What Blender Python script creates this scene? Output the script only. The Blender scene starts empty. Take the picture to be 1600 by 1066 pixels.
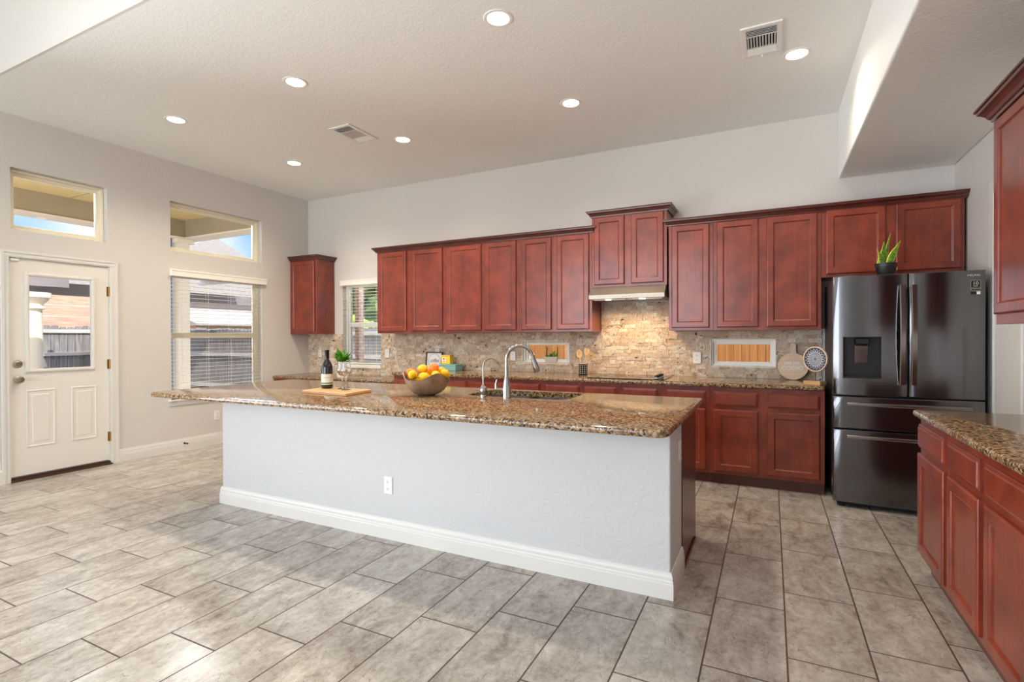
import bpy, bmesh, math, random
from mathutils import Matrix, Vector

S = bpy.context.scene
COL = S.collection
PI = math.pi

# ------------------------------------------------------------------ camera
CAM_H = 1.3253
cam_d = bpy.data.cameras.new('camera')
cam_d.sensor_width = 36.0
cam_d.lens = 809.84 / 1600 * 36
cam_d.clip_start = 0.05
cam = bpy.data.objects.new('camera', cam_d)
COL.objects.link(cam)
cam.matrix_world = (Matrix.Translation((0, 0, CAM_H)) @ Matrix.Rotation(0.463, 4, 'Z')
                    @ Matrix.Rotation(PI / 2 - 0.007, 4, 'X') @ Matrix.Rotation(-0.0037, 4, 'Z'))
S.camera = cam

# ------------------------------------------------------------------ view, world, daylight
S.view_settings.view_transform = 'Standard'
S.view_settings.look = 'None'
S.view_settings.exposure = 0.9
S.view_settings.gamma = 1.0
S.view_settings.use_curve_mapping = False
S.cycles.sample_clamp_indirect = 6.0
S.cycles.max_bounces = 10
S.cycles.diffuse_bounces = 5
S.cycles.transparent_max_bounces = 16
S.cycles.caustics_reflective = False
S.cycles.caustics_refractive = False

W = bpy.data.worlds.new('sky')
S.world = W
W.use_nodes = True
wn, wl = W.node_tree.nodes, W.node_tree.links
wn.clear()
w_out = wn.new('ShaderNodeOutputWorld')
w_bg = wn.new('ShaderNodeBackground')
w_tc = wn.new('ShaderNodeTexCoord')
w_sep = wn.new('ShaderNodeSeparateXYZ')
w_ramp = wn.new('ShaderNodeValToRGB')
w_noise = wn.new('ShaderNodeTexNoise')
w_cr = wn.new('ShaderNodeValToRGB')
w_mix = wn.new('ShaderNodeMix')
w_mix.data_type = 'RGBA'
w_ramp.color_ramp.elements[0].position = 0.0
w_ramp.color_ramp.elements[0].color = (0.30, 0.46, 0.66, 1)
w_ramp.color_ramp.elements[1].position = 0.22
w_ramp.color_ramp.elements[1].color = (0.15, 0.33, 0.64, 1)
for p_, c_ in ((0.45, (0.20, 0.38, 0.66, 1)), (0.75, (1.6, 1.8, 2.1, 1))):
    e_ = w_ramp.color_ramp.elements.new(p_)
    e_.color = c_
w_noise.inputs['Scale'].default_value = 3.2
w_noise.inputs['Detail'].default_value = 5
w_cr.color_ramp.elements[0].position = 0.50
w_cr.color_ramp.elements[0].color = (0, 0, 0, 1)
w_cr.color_ramp.elements[1].position = 0.66
w_cr.color_ramp.elements[1].color = (1, 1, 1, 1)
wl.new(w_tc.outputs['Generated'], w_sep.inputs[0])
wl.new(w_sep.outputs['Z'], w_ramp.inputs[0])
wl.new(w_tc.outputs['Generated'], w_noise.inputs['Vector'])
wl.new(w_noise.outputs['Fac'], w_cr.inputs[0])
wl.new(w_cr.outputs[0], w_mix.inputs[0])
wl.new(w_ramp.outputs[0], w_mix.inputs[6])
w_mix.inputs[7].default_value = (0.60, 0.64, 0.70, 1)
wl.new(w_mix.outputs[2], w_bg.inputs[0])
w_bg.inputs[1].default_value = 1.0
wl.new(w_bg.outputs[0], w_out.inputs[0])


def lamp(name, kind, loc, energy, color, rot=(0, 0, 0), **kw):
    d = bpy.data.lights.new(name, kind)
    d.energy = energy
    d.color = color
    for k, v in kw.items():
        setattr(d, k, v)
    o = bpy.data.objects.new(name, d)
    COL.objects.link(o)
    o.location = loc
    o.rotation_euler = rot
    return o


# room shell numbers
XL, XR, YB, YF = -6.266, 1.406, 5.658, -4.2
HC, HL, YSTEP = 3.40, 4.30, 1.85
XS, ZS = 0.568, 2.783

sun = lamp('sun', 'SUN', (9, -4, 12), 3.6, (1.0, 0.95, 0.86), angle=0.01)
sun.rotation_euler = Vector((-0.90, 0.25, -0.95)).to_track_quat('-Z', 'Y').to_euler()
# daylight through the living-room windows behind the camera (left wall and front wall)
DAY = (0.92, 0.965, 1.0)
lamp('daylight_left', 'AREA', (XL - 0.30, -1.05, 1.75), 85, DAY, (0, -PI / 2, 0), shape='RECTANGLE', size=2.3, size_y=4.0)
lamp('daylight_front', 'AREA', (-3.65, YF - 0.30, 2.0), 150, DAY, (PI / 2 + 0.12, 0, 0), shape='RECTANGLE', size=4.7, size_y=3.3)


def aimed(name, loc, target, energy, color, sx, sy):
    o = lamp(name, 'AREA', loc, energy, color, shape='RECTANGLE', size=sx, size_y=sy)
    o.rotation_euler = (Vector(target) - Vector(loc)).to_track_quat('-Z', 'Y').to_euler()
    return o


# added area lamps, unseen, aimed up to brighten the kitchen ceiling
aimed('ceiling_fill_left', (XL - 1.0, -1.05, 0.25), (-2.6, 3.2, 3.4), 215, (0.98, 0.99, 1.0), 3.6, 1.4)
aimed('ceiling_fill_front', (-3.65, YF - 1.1, 0.15), (-2.2, 4.5, 3.4), 30, (0.97, 0.98, 1.0), 4.7, 1.4)

# added area lamps above the view, brightening the kitchen window frames and blinds
lamp('window_fill_left', 'AREA', (XL - 0.95, 3.4, 3.36), 75, (0.94, 0.98, 1.0), (0, -0.75, 0), shape='RECTANGLE', size=0.9, size_y=3.4)
lamp('window_fill_desk', 'AREA', (-5.2, YB + 0.95, 2.75), 36, (0.95, 0.99, 1.0), (-0.85, 0, 0), shape='RECTANGLE', size=1.4, size_y=0.8)
lamp('window_fill_back', 'AREA', (-1.4, YB + 0.85, 2.2), 22, (0.95, 0.99, 1.0), (-0.85, 0, 0), shape='RECTANGLE', size=3.4, size_y=0.7)


# ------------------------------------------------------------------ materials
def srgb(r, g, b):
    f = lambda c: (c / 255 / 12.92) if c / 255 <= 0.04045 else ((c / 255 + 0.055) / 1.055) ** 2.4
    return (f(r), f(g), f(b), 1)


class NT:
    def __init__(self, name):
        self.m = bpy.data.materials.new(name)
        self.m.use_nodes = True
        self.n, self.l = self.m.node_tree.nodes, self.m.node_tree.links
        self.p = self.n['Principled BSDF']

    def new(self, t, **kw):
        n = self.n.new('ShaderNode' + t)
        for k, v in kw.items():
            setattr(n, k, v)
        return n

    def put(self, sock, v):
        if isinstance(v, bpy.types.NodeSocket):
            self.l.new(v, sock)
        else:
            sock.default_value = v

    def set(self, **kw):
        for k, v in kw.items():
            self.put(self.p.inputs[k.replace('_', ' ')], v)
        return self

    def math(self, op, a, b=0.0, c=None):
        n = self.new('Math', operation=op)
        self.put(n.inputs[0], a)
        self.put(n.inputs[1], b)
        if c is not None:
            self.put(n.inputs[2], c)
        return n.outputs[0]

    def mix(self, f, a, b, mode='MIX'):
        n = self.new('Mix', data_type='RGBA', blend_type=mode)
        self.put(n.inputs[0], f)
        self.put(n.inputs[6], a)
        self.put(n.inputs[7], b)
        return n.outputs[2]

    def ramp(self, f, *stops):
        n = self.new('ValToRGB')
        e = n.color_ramp.elements
        while len(e) < len(stops):
            e.new(0.5)
        for i, (p, c) in enumerate(stops):
            e[i].position = p
            e[i].color = c if len(c) == 4 else (*c, 1)
        self.l.new(f, n.inputs[0])
        return n.outputs[0]

    def coord(self, kind='Object', scale=(1, 1, 1), loc=(0, 0, 0)):
        t = self.new('TexCoord')
        m = self.new('Mapping')
        self.l.new(t.outputs[kind], m.inputs[0])
        m.inputs['Scale'].default_value = scale
        m.inputs['Location'].default_value = loc
        return m.outputs[0]

    def pos(self):
        return self.new('NewGeometry').outputs['Position']

    def noise(self, vec, scale, detail=3, rough=0.5, dist=0.0, out='Fac'):
        n = self.new('TexNoise')
        n.inputs['Scale'].default_value = scale
        n.inputs['Detail'].default_value = detail
        n.inputs['Roughness'].default_value = rough
        n.inputs['Distortion'].default_value = dist
        self.l.new(vec, n.inputs['Vector'])
        return n.outputs[out]

    def bump(self, h, strength=0.3, dist=0.01):
        n = self.new('Bump')
        n.inputs['Strength'].default_value = strength
        n.inputs['Distance'].default_value = dist
        self.l.new(h, n.inputs['Height'])
        self.l.new(n.outputs[0], self.p.inputs['Normal'])
        return self


M = {}


def plain(name, col, rough=0.5, metal=0.0, **kw):
    t = NT(name)
    t.set(Base_Color=col, Roughness=rough, Metallic=metal, **kw)
    M[name] = t.m
    return t


def painted(name, col, bump=0.25, scale=110, rough=0.6):
    t = NT(name)
    t.set(Base_Color=col, Roughness=rough)
    v = t.pos()
    a = t.noise(v, scale, 2, 0.5)
    b = t.noise(v, scale * 0.45, 2, 0.5)
    t.bump(t.math('ADD', a, b), bump, 0.004)
    M[name] = t.m


painted('wall_paint', srgb(216, 212, 207), 0.35, 80)
painted('ceiling_paint', srgb(240, 242, 240), 0.42, 70)
painted('island_paint', srgb(206, 207, 208), 0.85, 60)
plain('trim_white', srgb(226, 224, 220), 0.35)
plain('door_white', srgb(232, 229, 222), 0.38)
plain('vinyl_cream', srgb(243, 236, 214), 0.4)
plain('vinyl_white', srgb(248, 247, 240), 0.4)
plain('blind_white', srgb(246, 243, 234), 0.5)
plain('plate_white', srgb(240, 239, 236), 0.3)
plain('slot_dark', srgb(70, 68, 66), 0.6)
plain('brass', srgb(170, 130, 62), 0.3, 1.0)
plain('satin_nickel', srgb(186, 178, 166), 0.28, 1.0)
plain('chrome', srgb(176, 175, 174), 0.14, 1.0)
plain('bronze_dark', srgb(70, 46, 30), 0.5)
plain('black_plastic', srgb(28, 28, 29), 0.45)
plain('rubber_black', srgb(16, 16, 17), 0.7)
plain('black_glass', srgb(10, 10, 11), 0.06)
plain('vent_white', srgb(235, 234, 231), 0.4)
plain('vent_dark', srgb(30, 29, 28), 0.9)
plain('fridge_side', srgb(38, 37, 38), 0.45, 0.3)
plain('badge_silver', srgb(214, 204, 192), 0.4)
plain('sticker_black', srgb(14, 14, 14), 0.4)
plain('paper_white', srgb(240, 240, 238), 0.7)
plain('print_dark', srgb(60, 60, 60), 0.7)
plain('ceramic_white', srgb(232, 231, 228), 0.25)
plain('planter_stone', srgb(214, 207, 196), 0.7)
plain('soil', srgb(52, 38, 28), 0.95)
plain('capsule_black', srgb(12, 12, 13), 0.3)
plain('label_cream', srgb(234, 229, 214), 0.6)
plain('label_green', srgb(120, 140, 84), 0.6)
plain('tin_yellow', srgb(236, 196, 20), 0.3)
plain('tin_red', srgb(186, 70, 52), 0.4)
plain('box_teal', srgb(128, 176, 178), 0.45)
plain('mandala_blue', srgb(64, 68, 84), 0.6)
plain('mandala_line', srgb(214, 216, 222), 0.6)
plain('towel_black', srgb(24, 24, 26), 0.9)
plain('towel_white', srgb(220, 218, 212), 0.9)
plain('leaf_stalk', srgb(62, 70, 34), 0.6)
plain('stucco', srgb(226, 214, 196), 0.85)
plain('patio_ceiling', srgb(196, 172, 120), 0.8)
plain('patio_beam', srgb(150, 136, 112), 0.8)
plain('pergola_grey', srgb(126, 118, 122), 0.8)
plain('pergola_white', srgb(226, 222, 226), 0.8)
plain('downspout_blue', srgb(104, 122, 152), 0.5)
plain('house_wall', srgb(228, 214, 206), 0.85)
plain('house_brick_tan', srgb(190, 160, 140), 0.85)
plain('fascia', srgb(214, 200, 186), 0.8)
plain('ground', srgb(150, 146, 132), 0.95)


def emit(name, col, strength):
    t = NT(name)
    t.set(Base_Color=col, Roughness=0.5, Emission_Color=col, Emission_Strength=strength)
    M[name] = t.m


emit('lamp_lens', (1.0, 0.90, 0.76, 1), 7.0)
emit('hood_lens', (1.0, 0.86, 0.62, 1), 3.5)


def mk_glass():
    t = NT('window_glass')
    tr = t.new('BsdfTransparent')
    gl = t.new('BsdfGlossy')
    gl.inputs['Roughness'].default_value = 0.02
    fr = t.new('Fresnel')
    fr.inputs[0].default_value = 1.30
    mx = t.new('MixShader')
    t.l.new(fr.outputs[0], mx.inputs[0])
    t.l.new(tr.outputs[0], mx.inputs[1])
    t.l.new(gl.outputs[0], mx.inputs[2])
    t.l.new(mx.outputs[0], t.n['Material Output'].inputs[0])
    M['window_glass'] = t.m


mk_glass()
t = plain('clear_glass', (1, 1, 1, 1), 0.0)
t.set(Transmission_Weight=1.0, IOR=1.45)
t = plain('bottle_glass', srgb(14, 18, 12), 0.05)
t.set(Coat_Weight=0.6)


def mk_cherry(name, hi, mid, lo, rough=0.34):
    t = NT(name)
    v = t.coord('Object', (1, 1, 1))
    oi = t.new('ObjectInfo').outputs['Random']
    off = t.new('VectorMath', operation='ADD')
    sc = t.new('VectorMath', operation='SCALE')
    comb = t.new('CombineXYZ')
    t.l.new(oi, comb.inputs[0]); t.l.new(oi, comb.inputs[2])
    t.l.new(comb.outputs[0], sc.inputs[0]); sc.inputs['Scale'].default_value = 17.0
    t.l.new(v, off.inputs[0]); t.l.new(sc.outputs[0], off.inputs[1])
    v2 = off.outputs[0]
    mot = t.noise(v2, 5.5, 3, 0.55)
    mp = t.new('Mapping')
    t.l.new(v2, mp.inputs[0]); mp.inputs['Scale'].default_value = (60, 60, 2.4)
    grain = t.noise(mp.outputs[0], 1.0, 4, 0.6, 0.4)
    f = t.math('ADD', t.math('MULTIPLY', mot, 0.72), t.math('MULTIPLY', grain, 0.28))
    f = t.math('ADD', f, t.math('MULTIPLY', t.math('SUBTRACT', oi, 0.5), 0.05))
    c = t.ramp(f, (0.28, lo), (0.48, mid), (0.68, hi))
    t.set(Base_Color=c, Roughness=rough, Coat_Weight=0.5, Coat_Roughness=0.18)
    M[name] = t.m


mk_cherry('cherry', srgb(149, 61, 34), srgb(125, 47, 27), srgb(96, 34, 21))
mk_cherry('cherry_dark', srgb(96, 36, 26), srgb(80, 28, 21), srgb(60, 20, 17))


def mk_granite():
    t = NT('granite')
    v = t.pos()
    wob = t.noise(v, 14, 3, 0.6, out='Color')
    add = t.new('VectorMath', operation='MULTIPLY_ADD')
    t.l.new(wob, add.inputs[0]); add.inputs[1].default_value = (0.02, 0.02, 0.02); t.l.new(v, add.inputs[2])
    vo = t.new('TexVoronoi')
    vo.inputs['Scale'].default_value = 105
    t.l.new(add.outputs[0], vo.inputs['Vector'])
    sep = t.new('SeparateColor')
    t.l.new(vo.outputs['Color'], sep.inputs[0])
    big = t.noise(v, 16, 3, 0.6)
    k = t.math('ADD', t.math('MULTIPLY', sep.outputs[0], 0.80), t.math('MULTIPLY', big, 0.36))
    c = t.ramp(k, (0.16, srgb(26, 23, 22)), (0.29, srgb(44, 36, 30)), (0.35, srgb(98, 72, 46)), (0.54, srgb(138, 105, 68)),
               (0.74, srgb(170, 136, 94)), (0.90, srgb(198, 174, 142)), (0.99, srgb(120, 106, 96)))
    fine = t.noise(v, 260, 3, 0.6)
    c = t.mix(t.math('MULTIPLY', fine, 0.22), c, srgb(90, 64, 44))
    t.set(Base_Color=c, Roughness=0.11, IOR=1.52)
    M['granite'] = t.m


mk_granite()


def mk_floor():
    t = NT('floor_tile')
    sep = t.new('SeparateXYZ')
    pos = t.pos()
    t.l.new(pos, sep.inputs[0])
    SX, SY, G = 0.310, 0.610, 0.0036
    ux = t.math('DIVIDE', t.math('ADD', sep.outputs[0], 0.25), SX)
    col = t.math('FLOOR', ux)
    fx = t.math('MULTIPLY', t.math('SUBTRACT', ux, col), SX)
    off = t.math('ADD', t.math('MULTIPLY', col, 0.2033), 0.376)
    uy = t.math('DIVIDE', t.math('SUBTRACT', sep.outputs[1], off), SY)
    row = t.math('FLOOR', uy)
    fy = t.math('MULTIPLY', t.math('SUBTRACT', uy, row), SY)
    dx = t.math('MINIMUM', fx, t.math('SUBTRACT', SX, fx))
    dy = t.math('MINIMUM', fy, t.math('SUBTRACT', SY, fy))
    d = t.math('MINIMUM', dx, dy)
    grout = t.math('LESS_THAN', d, G)
    cid = t.new('CombineXYZ')
    t.l.new(col, cid.inputs[0]); t.l.new(row, cid.inputs[1])
    wn_ = t.new('TexWhiteNoise', noise_dimensions='2D')
    t.l.new(cid.outputs[0], wn_.inputs['Vector'])
    r = wn_.outputs['Value']
    # per-tile shifted vein pattern
    sh = t.new('VectorMath', operation='MULTIPLY_ADD')
    t.l.new(wn_.outputs['Color'], sh.inputs[0]); sh.inputs[1].default_value = (20, 20, 20); t.l.new(pos, sh.inputs[2])
    mp = t.new('Mapping')
    t.l.new(sh.outputs[0], mp.inputs[0]); mp.inputs['Scale'].default_value = (3.2, 1.5, 1); mp.inputs['Rotation'].default_value = (0, 0, 0.35)
    a = t.noise(mp.outputs[0], 3.0, 9, 0.70, 0.45)
    b = t.noise(sh.outputs[0], 30, 6, 0.75)
    vein = t.new('TexNoise')
    vein.inputs['Scale'].default_value = 2.6; vein.inputs['Detail'].default_value = 4; vein.inputs['Distortion'].default_value = 2.2
    t.l.new(mp.outputs[0], vein.inputs['Vector'])
    line = t.math('LESS_THAN', t.math('ABSOLUTE', t.math('SUBTRACT', vein.outputs['Fac'], 0.5)), 0.006)
    f = t.math('ADD', t.math('MULTIPLY', a, 0.66), t.math('MULTIPLY', b, 0.34))
    f = t.math('ADD', f, t.math('MULTIPLY', t.math('SUBTRACT', r, 0.5), 0.10))
    c = t.ramp(f, (0.34, srgb(126, 117, 108)), (0.45, srgb(166, 157, 147)), (0.54, srgb(184, 177, 168)), (0.66, srgb(206, 201, 193)))
    c = t.mix(t.math('MULTIPLY', line, 0.42), c, srgb(104, 92, 84))
    c = t.mix(grout, c, srgb(74, 58, 46))
    t.set(Base_Color=c, Roughness=t.math('ADD', t.math('MULTIPLY', grout, 0.5), t.math('ADD', t.math('MULTIPLY', b, 0.10), 0.16)), IOR=1.6)
    h = t.math('SUBTRACT', t.math('MULTIPLY', t.noise(sh.outputs[0], 9, 5, 0.6), 0.35), t.math('MULTIPLY', grout, 1.0))
    t.bump(h, 0.25, 0.004)
    M['floor_tile'] = t.m


mk_floor()


def mk_stone():
    t = NT('split_stone')
    at = t.new('Attribute', attribute_name='tone')
    v = t.pos()
    mp = t.new('Mapping')
    t.l.new(v, mp.inputs[0]); mp.inputs['Scale'].default_value = (0.55, 1.0, 1.0)
    a = t.noise(v, 46, 6, 0.72)
    c = t.mix(1.0, at.outputs['Color'], t.ramp(a, (0.28, srgb(176, 152, 130)), (0.42, srgb(240, 228, 214)), (0.56, srgb(255, 255, 252))), 'MULTIPLY')
    veil = t.noise(v, 7, 3, 0.6)
    c = t.mix(t.ramp(veil, (0.52, (0, 0, 0, 1)), (0.66, (0.30, 0.30, 0.30, 1))), c, srgb(214, 180, 146), 'MULTIPLY')
    pit = t.noise(mp.outputs[0], 30, 5, 0.62, 0.6)
    c = t.mix(t.ramp(pit, (0.625, (0, 0, 0, 1)), (0.665, (1, 1, 1, 1))), c, srgb(48, 42, 39))
    t.set(Base_Color=c, Roughness=0.72)
    t.bump(t.math('ADD', t.noise(v, 55, 6, 0.75), t.noise(v, 140, 3, 0.6)), 0.7, 0.014)
    M['split_stone'] = t.m


mk_stone()


def mk_brushed(name, col, rough, axis_scale, metal=1.0):
    t = NT(name)
    v = t.coord('Object', axis_scale)
    g = t.noise(v, 1.0, 2, 0.5)
    t.set(Base_Color=col, Metallic=metal, Roughness=t.math('ADD', t.math('MULTIPLY', g, 0.06), rough - 0.03))
    M[name] = t.m


mk_brushed('fridge_steel', srgb(116, 116, 119), 0.17, (160, 4, 1.5))
mk_brushed('fridge_trim', srgb(150, 144, 142), 0.22, (4, 4, 400))
mk_brushed('hood_steel', srgb(172, 164, 152), 0.45, (3, 400, 400))
mk_brushed('sink_steel', srgb(186, 186, 186), 0.22, (6, 300, 6))


def mk_wood(name, hi, lo, sc=(5, 60, 60), rough=0.5):
    t = NT(name)
    v = t.coord('Object', sc)
    g = t.noise(v, 1.0, 4, 0.6, 0.6)
    t.set(Base_Color=t.ramp(g, (0.3, lo), (0.7, hi)), Roughness=rough)
    M[name] = t.m


mk_wood('board_bamboo', srgb(222, 184, 134), srgb(196, 148, 96))
mk_wood('spoon_wood', srgb(232, 198, 148), srgb(212, 172, 120), (60, 60, 6))
mk_wood('board_whitewash', srgb(238, 214, 186), srgb(220, 192, 162), (6, 60, 40))
mk_wood('block_oak', srgb(214, 172, 124), srgb(188, 142, 94))
mk_wood('frame_walnut', srgb(84, 62, 48), srgb(58, 42, 33))
mk_wood('fence_grey', srgb(146, 142, 142), srgb(96, 92, 94), (30, 30, 2), 0.9)
mk_wood('fence_cedar', srgb(190, 128, 66), srgb(150, 94, 44), (24, 24, 2), 0.85)
mk_wood('siding_pink', srgb(214, 176, 152), srgb(170, 132, 114), (2, 2, 40), 0.9)
mk_wood('fence_rail', srgb(196, 190, 188), srgb(160, 154, 152), (3, 3, 40), 0.9)
mk_wood('shingle_grey', srgb(176, 168, 164), srgb(140, 134, 132), (8, 8, 60), 0.9)


def mk_mottled(name, hi, lo, scale, rough, metal=0.0, bump=0.0):
    t = NT(name)
    v = t.coord('Object')
    g = t.noise(v, scale, 5, 0.6, 0.3)
    t.set(Base_Color=t.ramp(g, (0.32, lo), (0.68, hi)), Roughness=rough, Metallic=metal)
    if bump:
        t.bump(t.noise(v, scale * 6, 3, 0.5), bump, 0.003)
    M[name] = t.m


mk_mottled('bowl_wood', srgb(172, 144, 118), srgb(122, 100, 82), 14, 0.35, 0.15)
mk_mottled('orange_peel', srgb(252, 140, 22), srgb(240, 112, 10), 20, 0.42, 0, 0.35)
mk_mottled('lemon_peel', srgb(255, 206, 12), srgb(244, 184, 6), 20, 0.40, 0, 0.3)
mk_mottled('leaf_bright', srgb(96, 172, 36), srgb(52, 124, 22), 30, 0.4)
mk_mottled('leaf_dark', srgb(70, 96, 58), srgb(38, 58, 36), 30, 0.5)
mk_mottled('tree_leaves', srgb(112, 140, 66), srgb(58, 82, 40), 3, 0.8)
mk_mottled('bush_leaves', srgb(160, 176, 74), srgb(110, 136, 50), 4, 0.8)
mk_mottled('brick_pink', srgb(206, 176, 160), srgb(150, 116, 104), 24, 0.9)


def mk_snake():
    t = NT('snake_leaf')
    at = t.new('Attribute', attribute_name='tone')
    v = t.coord('Object', (40, 40, 90))
    g = t.noise(v, 1.0, 2, 0.5)
    inner = t.ramp(g, (0.4, srgb(60, 116, 24)), (0.6, srgb(124, 170, 40)))
    t.set(Base_Color=t.mix(at.outputs['Fac'], inner, srgb(236, 214, 90)), Roughness=0.35)
    M['snake_leaf'] = t.m


mk_snake()


# ------------------------------------------------------------------ mesh helpers
class MB:
    """collects shapes into one mesh"""

    def __init__(self):
        self.bm = bmesh.new()

    def quad(self, *pts):
        return self.bm.faces.new([self.bm.verts.new(p) for p in pts])

    def box(self, x0, x1, y0, y1, z0, z1):
        v = [self.bm.verts.new(p) for p in ((x0, y0, z0), (x1, y0, z0), (x1, y1, z0), (x0, y1, z0),
                                            (x0, y0, z1), (x1, y0, z1), (x1, y1, z1), (x0, y1, z1))]
        for f in ((0, 3, 2, 1), (4, 5, 6, 7), (0, 1, 5, 4), (1, 2, 6, 5), (2, 3, 7, 6), (3, 0, 4, 7)):
            self.bm.faces.new([v[i] for i in f])
        return v

    def rbox(self, c, size, rot):
        v = self.box(-size[0] / 2, size[0] / 2, -size[1] / 2, size[1] / 2, -size[2] / 2, size[2] / 2)
        m = Matrix.Translation(c) @ rot.to_4x4()
        for q in v:
            q.co = m @ q.co
        return v

    def prism(self, poly, a0, a1, axis='y'):
        """poly: 2-D points; extruded along axis from a0 to a1"""
        def P(u, w, a):
            return {'x': (a, u, w), 'y': (u, a, w), 'z': (u, w, a)}[axis]
        A = [self.bm.verts.new(P(u, w, a0)) for u, w in poly]
        B = [self.bm.verts.new(P(u, w, a1)) for u, w in poly]
        n = len(poly)
        self.bm.faces.new(A)
        self.bm.faces.new(B[::-1])
        for i in range(n):
            j = (i + 1) % n
            self.bm.faces.new([A[j], A[i], B[i], B[j]])

    def rings(self, loops, cap0=True, cap1=True):
        L = [[self.bm.verts.new(p) for p in lp] for lp in loops]
        n = len(L[0])
        for a, b in zip(L, L[1:]):
            for i in range(n):
                j = (i + 1) % n
                self.bm.faces.new([a[i], a[j], b[j], b[i]])
        if cap0:
            self.bm.faces.new(L[0][::-1])
        if cap1:
            self.bm.faces.new(L[-1])
        return L

    def lathe(self, prof, c=(0, 0, 0), n=32, axis=None, cap0=True, cap1=True):
        R = axis if axis else Matrix.Identity(3)
        loops = []
        for r, z in prof:
            loops.append([Vector(c) + R @ Vector((max(r, 1e-4) * math.cos(2 * PI * i / n), max(r, 1e-4) * math.sin(2 * PI * i / n), z)) for i in range(n)])
        return self.rings(loops, cap0, cap1)

    def tube(self, pts, r, n=12, caps=True):
        pts = [Vector(p) for p in pts]
        rad = r if isinstance(r, (list, tuple)) else [r] * len(pts)
        loops = []
        t0 = (pts[1] - pts[0]).normalized()
        up = Vector((0, 0, 1)) if abs(t0.z) < 0.9 else Vector((1, 0, 0))
        nrm = t0.cross(up).normalized()
        for i, p in enumerate(pts):
            tg = (pts[min(i + 1, len(pts) - 1)] - pts[max(i - 1, 0)]).normalized()
            nrm = (nrm - tg * nrm.dot(tg)).normalized()
            bn = tg.cross(nrm)
            loops.append([p + (nrm * math.cos(2 * PI * k / n) + bn * math.sin(2 * PI * k / n)) * rad[i] for k in range(n)])
        self.rings(loops, caps, caps)

    def sphere(self, c, r, sz=1.0, u=20, v=12):
        res = bmesh.ops.create_uvsphere(self.bm, u_segments=u, v_segments=v, radius=r)
        for q in res['verts']:
            q.co = Vector((q.co.x, q.co.y, q.co.z * sz)) + Vector(c)
        return res['verts']

    def build(self, name, mat, parent=None, smooth=False, bevel=0.0, seg=2, loc=None, tone=None):
        bmesh.ops.recalc_face_normals(self.bm, faces=self.bm.faces)
        me = bpy.data.meshes.new(name)
        self.bm.to_mesh(me)
        self.bm.free()
        for m in (mat if isinstance(mat, (list, tuple)) else [mat]):
            me.materials.append(M[m])
        o = bpy.data.objects.new(name, me)
        COL.objects.link(o)
        if parent:
            o.parent = parent
        if loc is not None:
            o.location = loc
        if smooth:
            for p in me.polygons:
                p.use_smooth = True
            me.set_sharp_from_angle(angle=math.radians(smooth if smooth is not True else 40))
        if bevel:
            b = o.modifiers.new('edge', 'BEVEL')
            b.width = bevel
            b.segments = seg
            b.limit_method = 'ANGLE'
            b.angle_limit = math.radians(35)
        return o


def empty(name, loc, rz=0.0):
    o = bpy.data.objects.new(name, None)
    o.empty_display_size = 0.1
    COL.objects.link(o)
    o.location = loc
    o.rotation_euler = (0, 0, rz)
    return o


def tag(o, label, cat, group=None, kind=None):
    o['label'] = label
    o['category'] = cat
    if group:
        o['group'] = group
    if kind:
        o['kind'] = kind
    return o


def struct(o, label=None):
    o['kind'] = 'structure'
    if label:
        o['label'] = label
    return o


def copy_tree(o, parent=None):
    c = o.copy()
    COL.objects.link(c)
    if parent:
        c.parent = parent
    for ch in list(o.children):
        copy_tree(ch, c)
    return c


def rect(x0, x1, z0, z1, y):
    return [(x0, y, z0), (x1, y, z0), (x1, y, z1), (x0, y, z1)]


def panel_rings(mb, x0, x1, z0, z1, yb, steps):
    """a front facing -y: steps = (inset, height in front of yb)"""
    mb.rings([rect(x0 + i, x1 - i, z0 + i, z1 - i, yb - h) for i, h in steps])


def text_bm(mb, body, size, mat_m, extrude=0.001, shear=0.0, mi=0, bold=0.0):
    cu = bpy.data.curves.new('lettering', 'FONT')
    cu.body = body
    cu.size = size
    cu.extrude = extrude
    cu.shear = shear
    cu.align_x = 'CENTER'
    cu.align_y = 'CENTER'
    cu.resolution_u = 3
    cu.offset = bold
    ob = bpy.data.objects.new('lettering', cu)
    COL.objects.link(ob)
    me = bpy.data.meshes.new_from_object(ob.evaluated_get(bpy.context.evaluated_depsgraph_get()))
    bpy.data.objects.remove(ob)
    bpy.data.curves.remove(cu)
    me.transform(mat_m)
    n0 = len(mb.bm.faces)
    mb.bm.from_mesh(me)
    mb.bm.faces.ensure_lookup_table()
    for f in mb.bm.faces[n0:]:
        f.material_index = mi
    bpy.data.meshes.remove(me)


FRONT = Matrix.Rotation(PI / 2, 4, 'X')     # text lying in xy -> standing, facing -y


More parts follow.
